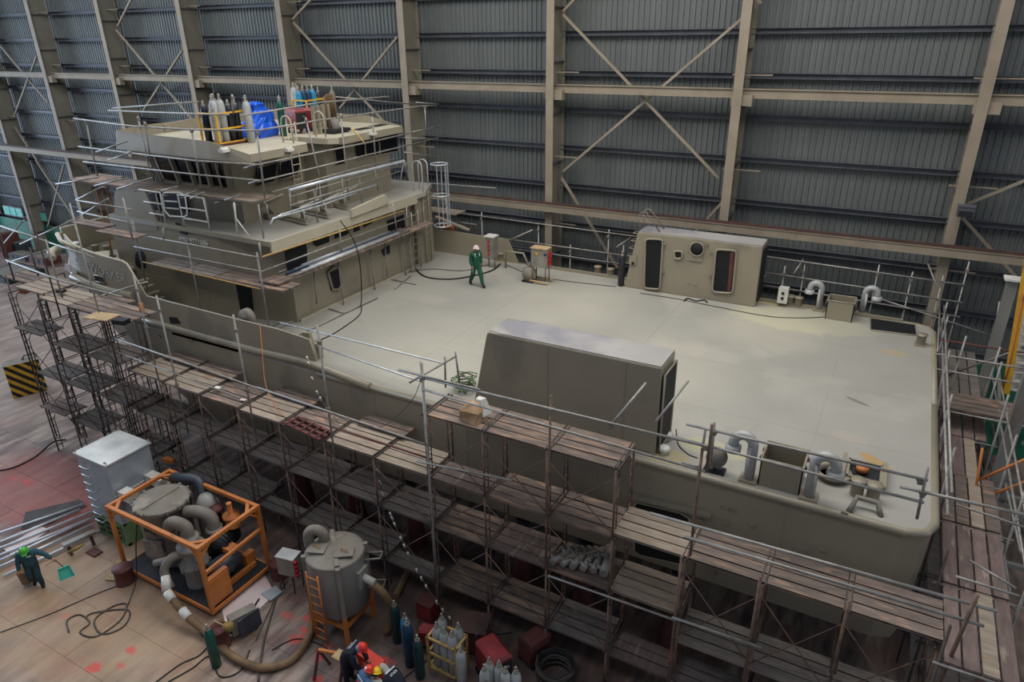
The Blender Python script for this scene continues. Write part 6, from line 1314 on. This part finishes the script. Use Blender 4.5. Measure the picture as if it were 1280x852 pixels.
# ------------------------------------------------------------------ PEOPLE
def person(label, mw, J, cloth, legs, helm, hood=None, headdir=(1, 0, 0), hair=None, extras=(), tape=True, hs=1.0):
    """J: joints in the person's own frame, facing +x; l = left (+y)"""
    names_ = ['pelvis', 'spine', 'chest', 'neck', 'sl', 'el', 'wl', 'sr', 'er', 'wr', 'hl', 'kl', 'al', 'tl', 'hr', 'kr', 'ar', 'tr']
    rad = dict(pelvis=(.19, .15), spine=(.19, .15), chest=(.22, .16), neck=(.075, .075), sl=(.11, .11), sr=(.11, .11), el=(.08, .08), er=(.08, .08), wl=(.055, .055), wr=(.055, .055), hl=(.14, .14), hr=(.14, .14), kl=(.105, .105), kr=(.105, .105), al=(.075, .075), ar=(.075, .075), tl=(.055, .05), tr=(.055, .05))
    ed = [('pelvis', 'spine'), ('spine', 'chest'), ('chest', 'neck'), ('chest', 'sl'), ('sl', 'el'), ('el', 'wl'), ('chest', 'sr'), ('sr', 'er'), ('er', 'wr'), ('pelvis', 'hl'), ('hl', 'kl'), ('kl', 'al'), ('al', 'tl'), ('pelvis', 'hr'), ('hr', 'kr'), ('kr', 'ar'), ('ar', 'tr')]
    me = D2.meshes.new('body'); me.from_pydata([J[n] for n in names_], [(names_.index(a), names_.index(b)) for a, b in ed], [])
    o = D2.objects.new('tmp', me); COL.objects.link(o); o.modifiers.new('s', 'SKIN')
    for i, n in enumerate(names_): me.skin_vertices[0].data[i].radius = rad[n]; me.skin_vertices[0].data[i].use_root = (i == 0)
    sb = o.modifiers.new('ss', 'SUBSURF'); sb.levels = 1; sb.render_levels = 1
    dg = bpy.context.evaluated_depsgraph_get(); dg.update(); bm_ = D2.meshes.new_from_object(o.evaluated_get(dg)); D2.objects.remove(o)
    Jv = {n: Vector(J[n]) for n in names_}; mb = MB()
    mb.v = [tuple(v.co) for v in bm_.vertices]
    mid = {'pelvis': 1, 'spine': 0, 'chest': 0}
    seg = [((a, b), 0 if b in ('spine', 'chest', 'neck', 'sl', 'sr', 'el', 'er', 'wl', 'wr') else 1 if b in ('hl', 'hr', 'kl', 'kr', 'al', 'ar') else 3) for a, b in ed]
    def near(p):
        best = None
        for (a, b), m_ in seg:
            A, B = Jv[a], Jv[b]; d = B-A; tt = max(0, min(1, (p-A).dot(d)/max(d.length_squared, 1e-9))); q = (p-(A+d*tt)).length
            if best is None or q < best[0]: best = (q, m_, a, tt)
        return best[1] if not (best[2] == 'pelvis' and best[1] == 0 and best[3] < .25) else 1
    for pl in bm_.polygons:
        mb.f.append(tuple(pl.vertices)); mb.mi.append(near(pl.center)); mb.smooth.append(True)
    # head
    hd = Vector(headdir).normalized(); up = (Jv['neck']-Jv['chest']).normalized(); up = (up+Vector((0, 0, .3))).normalized()
    up = (up - hd*up.dot(hd)*.6).normalized(); hc = Jv['neck']+up*.12+hd*.02
    side = up.cross(hd).normalized(); hd = side.cross(up).normalized()
    R_ = Matrix((hd, side, up)).transposed()
    mb.lathe(hc, [(0, -.13), (.05, -.115), (.068, -.06), (.078, 0), (.08, .05), (.06, .1), (.03, .12), (0, .125)], 14, 2, R_)
    mb.add([hc+R_ @ Vector(v) for v in ((.07, -.014, .02), (.07, .014, .02), (.07, 0, .05), (.1, -.012, -.015), (.1, .012, -.015), (.075, 0, -.02))], [(0, 2, 3), (1, 4, 2), (2, 4, 3), (0, 3, 5), (1, 5, 4), (3, 4, 5)], 2)
    for s in (-1, 1): mb.lathe(hc+R_ @ Vector((0, s*.08, .0)), [(0, -.03), (.015, 0), (0, .03)], 6, 2, R_); mb.lathe(hc+R_ @ Vector((.072, s*.028, .022)), [(0, -.008), (.01, 0), (0, .008)], 6, 3, R_)
    mb.box(hc+R_ @ Vector((.075, 0, -.05)), (.012, .04, .008), 0, 3, R_)
    mb.poly([Jv['neck']-up*.03, hc-up*.06], .052, 10, 2)
    # hands
    for w_, e_ in (('wl', 'el'), ('wr', 'er')):
        d = (Jv[w_]-Jv[e_]).normalized(); sd_ = d.cross(Vector((1, 0, 0)) if abs(d.x) < .8 else Vector((0, 0, 1))).normalized(); cur = sd_.cross(d)
        mb.poly([Jv[w_]-d*.02, Jv[w_]+d*.03, Jv[w_]+d*.085], [.03, .038, .034], 8, 2)
        for k, ln in enumerate((.065, .075, .07, .055)):
            b0 = Jv[w_]+d*.08+cur*((k-1.5)*.019); mb.poly([b0, b0+d*ln*.5+sd_*.008, b0+d*ln*.8+sd_*.03], [.0095, .009, .007], 5, 2)
        b0 = Jv[w_]+d*.03+cur*.036; mb.poly([b0, b0+d*.03+cur*.025, b0+d*.06+cur*.028+sd_*.01], [.012, .011, .008], 5, 2)
    e = D2.objects.new('person', None); COL.objects.link(e); e.matrix_basis = mw; WM[e] = mw; e['label'] = label; e['category'] = 'person'
    def ch(nm, b_, m_):
        ob = D2.objects.new(nm, b_.mesh(nm, m_)); COL.objects.link(ob); ob.parent = e; WM[ob] = mw; return ob
    ch('body', mb, [cloth, legs, 'skin', 'boot'])
    hr_ = 'black' if hair is None else hair
    ch('hair', MB().lathe(hc-hd*.012, [(.084, -.03), (.09, .03), (.07, .1), (0, .135)], 12, 0, R_), hr_)
    hm = MB().lathe(hc+up*.035-hd*.005, [(.135, .0), (.118, .012), (.115, .05), (.09, .1), (.05, .125), (0, .132)], 16, 0, R_)
    hm.add([hc+up*.035+R_ @ Vector(v) for v in ((.09, -.09, .004), (.09, .09, .004), (.17, .05, -.01), (.17, -.05, -.01), (.09, -.09, .014), (.09, .09, .014), (.17, .05, 0), (.17, -.05, 0))], [(0, 1, 2, 3), (4, 7, 6, 5), (2, 1, 5, 6), (3, 2, 6, 7), (0, 3, 7, 4), (1, 0, 4, 5)])
    for k in (-1, 0, 1): hm.beam(hc+R_ @ Vector((-.07, k*.03, .15)), hc+R_ @ Vector((.06, k*.03, .158)), .012, .012)
    if helm: ch('helmet', hm, helm)
    if hood:
        ch('hood', MB().lathe(hc-hd*.012-up*.03, [(.1, -.12), (.095, -.05), (.1, .03), (.085, .1) if not helm else (.1, .04), (0, .14) if not helm else (.1, .05)], 14, 0, R_), hood)
    cd = (Jv['neck']-Jv['spine']).normalized(); back = -Vector((1, 0, 0)); back = (back-cd*back.dot(cd)).normalized(); sdv = cd.cross(back).normalized()
    if tape:
        tb = MB()
        for s in (-1, 1):
            p = Jv['chest']+sdv*s*.1
            tb.beam(p+back*.13-cd*.1, p+back*.1+cd*.13, .03, .012, up=back); tb.beam(p-back*.13-cd*.02, p-back*.08+cd*.12, .03, .012, up=back)
        tb.box(Jv['kl'].lerp(Jv['al'], .35), (.001, .001, .001)); ch('reflective_tape', tb, 'reflect')
        for k_, a_ in (('kl', 'al'), ('kr', 'ar')):
            A = Jv[k_].lerp(Jv[a_], .35); B = Jv[k_].lerp(Jv[a_], .45); ch('leg_band', MB().tube(A, B, .077, 10), 'reflect')
    for fn in extras: fn(ch, Jv, R_, hc, mw)
    return e
ST = dict(pelvis=(0, 0, .95), spine=(0, 0, 1.13), chest=(0, 0, 1.36), neck=(0, 0, 1.5), sl=(0, .19, 1.43), sr=(0, -.19, 1.43), el=(0, .26, 1.16), er=(0, -.26, 1.16), wl=(.06, .28, .93), wr=(.06, -.28, .93), hl=(0, .09, .9), hr=(0, -.09, .9), kl=(.02, .1, .5), kr=(.02, -.1, .5), al=(0, .1, .09), ar=(0, -.1, .09), tl=(.15, .12, .045), tr=(.15, -.12, .045))
def J_(**k): d = dict(ST); d.update(k); return d
# worker walking on deck
c = atZ(596, 357.5, DZ); 
def pocket(ch, Jv, R_, hc, mw): ch('tool_in_hand', MB().tube(Jv['wr']+Vector((0, 0, -.05)), Jv['wr']+Vector((.02, .02, -.28)), .035, 8), 'steelgrey')
person('worker in dark green coverall and pale helmet walking across the aft deck', TR(c.x, c.y, DZ, math.radians(-28)), J_(kl=(.2, .1, .52), al=(.32, .1, .12), tl=(.48, .12, .06), kr=(-.12, -.1, .5), ar=(-.38, -.1, .11), tr=(-.23, -.12, .045), el=(-.1, .27, 1.16), wl=(-.02, .28, .92), er=(.02, -.27, 1.15), wr=(.14, -.26, .93), chest=(.02, 0, 1.36), neck=(.03, 0, 1.5)), 'coverall', 'coverall', 'helm_white', extras=(pocket,))
# sweeper on the floor
c = atZ(49, 733, 0)
def sweep(ch, Jv, R_, hc, mw):
    w = Jv['wl']+Vector((.05, .03, 0))
    ch('chest_label', MB().box(Jv['chest']+Vector((.14, .07, .0)), (.01, .12, .05)), 'reflect')
person('worker in teal shirt and bright green helmet carrying a bucket and sweeping tools', TR(c.x, c.y, 0, math.radians(-35)), J_(spine=(.03, 0, 1.12), chest=(.08, 0, 1.33), neck=(.14, 0, 1.46), sl=(.09, .19, 1.4), sr=(.09, -.19, 1.4), el=(.12, .42, 1.24), wl=(.25, .62, 1.05), er=(.1, -.27, 1.12), wr=(.16, -.3, .86), kl=(.12, .1, .5), al=(.02, .12, .09), tl=(.17, .14, .045), kr=(.1, -.1, .5), ar=(-.2, -.1, .1), tr=(-.05, -.12, .05)), 'teal_cloth', 'teal_trous', 'helm_green', headdir=(.8, .1, -.7), extras=(sweep,), tape=False)
mw = TR(c.x, c.y, 0, math.radians(-35)); hp_ = mw @ Vector((.3, .7, 1.0))
t = thing('dust_pan', 'turquoise dustpan on a long handle held by the sweeping worker', 'dustpan', hp_-Vector((0, 0, .6)))
a = hp_; b = hp_+Vector((.1, .1, -.3)); MB().tube(a, b, .015, 6).build('handle', 'dkred', t)
u_ = Vector((.36, .93, 0)); v_ = Vector((.35, -.12, -.93)).normalized(); n_ = u_.cross(v_)
r0 = [b-u_*.15, b+u_*.15, b+u_*.2+v_*.38, b-u_*.2+v_*.38]; mb = MB(); mb.ext(r0, n_*.02)
for p_, q_ in ((0, 3), (1, 2), (0, 1)): mb.beam(r0[p_]-n_*.03, r0[q_]-n_*.03, .02, .07, up=n_)
mb.build('pan', 'teal', t)
t = thing('broom', 'short straw broom held out sideways by the sweeping worker', 'broom', hp_)
a = hp_+Vector((-.25, -.2, -.15)); b = hp_+Vector((.35, .6, .22)); MB().tube(a, b, .015, 6).build('handle', 'wood', t); MB().poly([b-(b-a)*.35, b-(b-a)*.1, b+(b-a)*.12], [.03, .07, .04], 8).build('bristles', 'brush', t)
p = atZ(36, 730, 0); t = thing('bucket', 'dirty grey-brown bucket held by the sweeping worker', 'bucket', (p.x, p.y, .12)); MB().lathe((p.x, p.y, .12), [(.16, 0), (.21, .48), (.19, .48), (.15, .04), (0, .04)], 18).build('pail', 'hose', t); MB().poly([(p.x-.2, p.y, .58)]+[Vector((p.x, p.y, .58))+Vector((.2*math.cos(a), 0, .25*math.sin(a))) for a in [math.pi*k/6 for k in range(5, 0, -1)]]+[(p.x+.2, p.y, .58)], .01, 5).build('bail_handle', 'steelgrey', t)
# group at the bottom
def letters(s, m='reflect', size=.09):
    def f(ch, Jv, R_, hc, mw):
        cd = (Jv['neck']-Jv['spine']).normalized(); back = Vector((-1, 0, 0)); back = (back-cd*back.dot(cd)).normalized()
        if back.z < -.2: back = -back
        sdv = cd.cross(back).normalized(); p = Jv['chest']+back*.155-cd*.06
        mb = MB()
        for k in range(5):
            q = p+sdv*(k-2)*.045; mb.beam(q-cd*.03, q+cd*.03, .012, .01, up=back)
            mb.beam(q+cd*(.03 if k % 2 else 0), q+sdv*.028+cd*(.03 if k % 2 else 0), .01, .01, up=back)
        ch('back_lettering', mb, m)
        tb = MB(); tb.beam(p+cd*.12-sdv*.15, p+cd*.12+sdv*.15, .03, .012, up=back); ch('reflective_tape', tb, 'reflect')
    return f
hd_ = atZ(452, 803, 1.5); person('worker in navy coverall and red helmet bending over the orange bench', TR(hd_.x-.5, hd_.y-.12, 0, math.radians(5)), J_(pelvis=(0, 0, .95), spine=(.13, 0, 1.1), chest=(.33, 0, 1.27), neck=(.46, 0, 1.36), sl=(.34, .19, 1.3), sr=(.34, -.19, 1.3), el=(.42, .22, 1.02), er=(.45, -.24, 1.02), wl=(.58, .14, .85), wr=(.62, -.16, .85)), 'navy', 'navy', 'helm_red', hood='bluecowl', headdir=(.7, .0, -.7), extras=(letters('x'),), tape=False)
hd_ = atZ(459, 835, 1.3); person('worker in faded blue shirt and red helmet with white sticker, seen from behind', TR(hd_.x-.02, hd_.y-.12, -.0, math.radians(65)), J_(pelvis=(-.2, 0, .62), spine=(-.12, 0, .78), chest=(0, 0, 1.0), neck=(.08, 0, 1.12), sl=(.02, .2, 1.06), sr=(.02, -.2, 1.06), el=(.2, .26, .84), er=(.2, -.26, .84), wl=(.42, .18, .8), wr=(.42, -.18, .8), hl=(-.16, .1, .58), hr=(-.16, -.1, .58), kl=(.18, .2, .62), kr=(.15, -.2, .5), al=(.05, .2, .1), ar=(-.2, -.2, .1), tl=(.2, .22, .05), tr=(-.05, -.22, .05)), 'denim', 'denim', 'helm_red', headdir=(.9, -.3, -.3), extras=(letters('x', 'redplast'), lambda ch, Jv, R_, hc, mw: ch('helmet_sticker', MB().box(hc+R_ @ Vector((-.1, -.02, .09)), (.05, .07, .05)), 'white')), tape=False)
sp = hd_+Vector((-.0, -.1, -.02))
hd_ = atZ(473, 842, 1.2); person('worker in yellow helmet crouching between the two red-helmeted ones and the hooded one', TR(hd_.x-.05, hd_.y-.1, 0, math.radians(110)), J_(pelvis=(-.2, 0, .5), spine=(-.12, 0, .66), chest=(.0, 0, .88), neck=(.07, 0, 1.02), sl=(.02, .19, .94), sr=(.02, -.19, .94), el=(.2, .25, .74), er=(.2, -.25, .74), wl=(.42, .16, .72), wr=(.42, -.16, .72), hl=(-.16, .1, .46), hr=(-.16, -.1, .46), kl=(.2, .2, .55), kr=(.18, -.2, .5), al=(.05, .2, .1), ar=(.0, -.2, .1), tl=(.2, .22, .05), tr=(.15, -.22, .05)), 'cowl', 'navy', 'helm_yellow', headdir=(.8, 0, -.5), tape=False)
hd_ = atZ(481, 833, 1.15); person('worker in navy coverall and pale cloth hood bending down at the right of the group', TR(hd_.x+.55, hd_.y-.1, 0, math.radians(172)), J_(pelvis=(0, 0, .85), spine=(.12, 0, .96), chest=(.33, 0, 1.04), neck=(.47, 0, 1.06), sl=(.34, .19, 1.04), sr=(.34, -.19, 1.04), el=(.4, .24, .78), er=(.42, -.24, .78), wl=(.52, .12, .6), wr=(.54, -.14, .6), hl=(0, .1, .82), hr=(0, -.1, .82), kl=(.12, .12, .46), kr=(.1, -.12, .46), al=(-.05, .12, .09), ar=(-.08, -.12, .09), tl=(.1, .14, .045), tr=(.07, -.14, .045)), 'navy', 'navy', None, hood='cowl', headdir=(.6, 0, -.8), extras=(letters('x'),), tape=False, hair='cowl')
# orange bench they work at
a = atZ(398, 812, .8); b = atZ(430, 818, .8); t = thing('work_bench', 'orange-red angle-iron trestle left of the bending worker', 'trestle', (a+b)/2-Vector((0, 0, .8)))
MB().beam(a, b, .08, .08).build('top_rail', 'orange', t)
for p in (a, b):
    for s in (-1, 1): MB().beam(p, (p.x, p.y+s*.3, 0), .06, .06).build('leg', 'dkred', t)
MB().box(((a.x+b.x)/2+.35, (a.y+b.y)/2, .86), (.4, .3, .03)).build('board', 'wood', t)
a = atZ(449, 812, .75); b = atZ(476, 832, .75); single(MB().beam(a, b, .3, .12).beam(a, (a.x, a.y, 0), .1, .1).beam(b, (b.x, b.y, 0), .1, .1), 'red_steel_beam', 'helm_red', 'bright orange-red steel beam on short supports in front of the workers', 'beam')
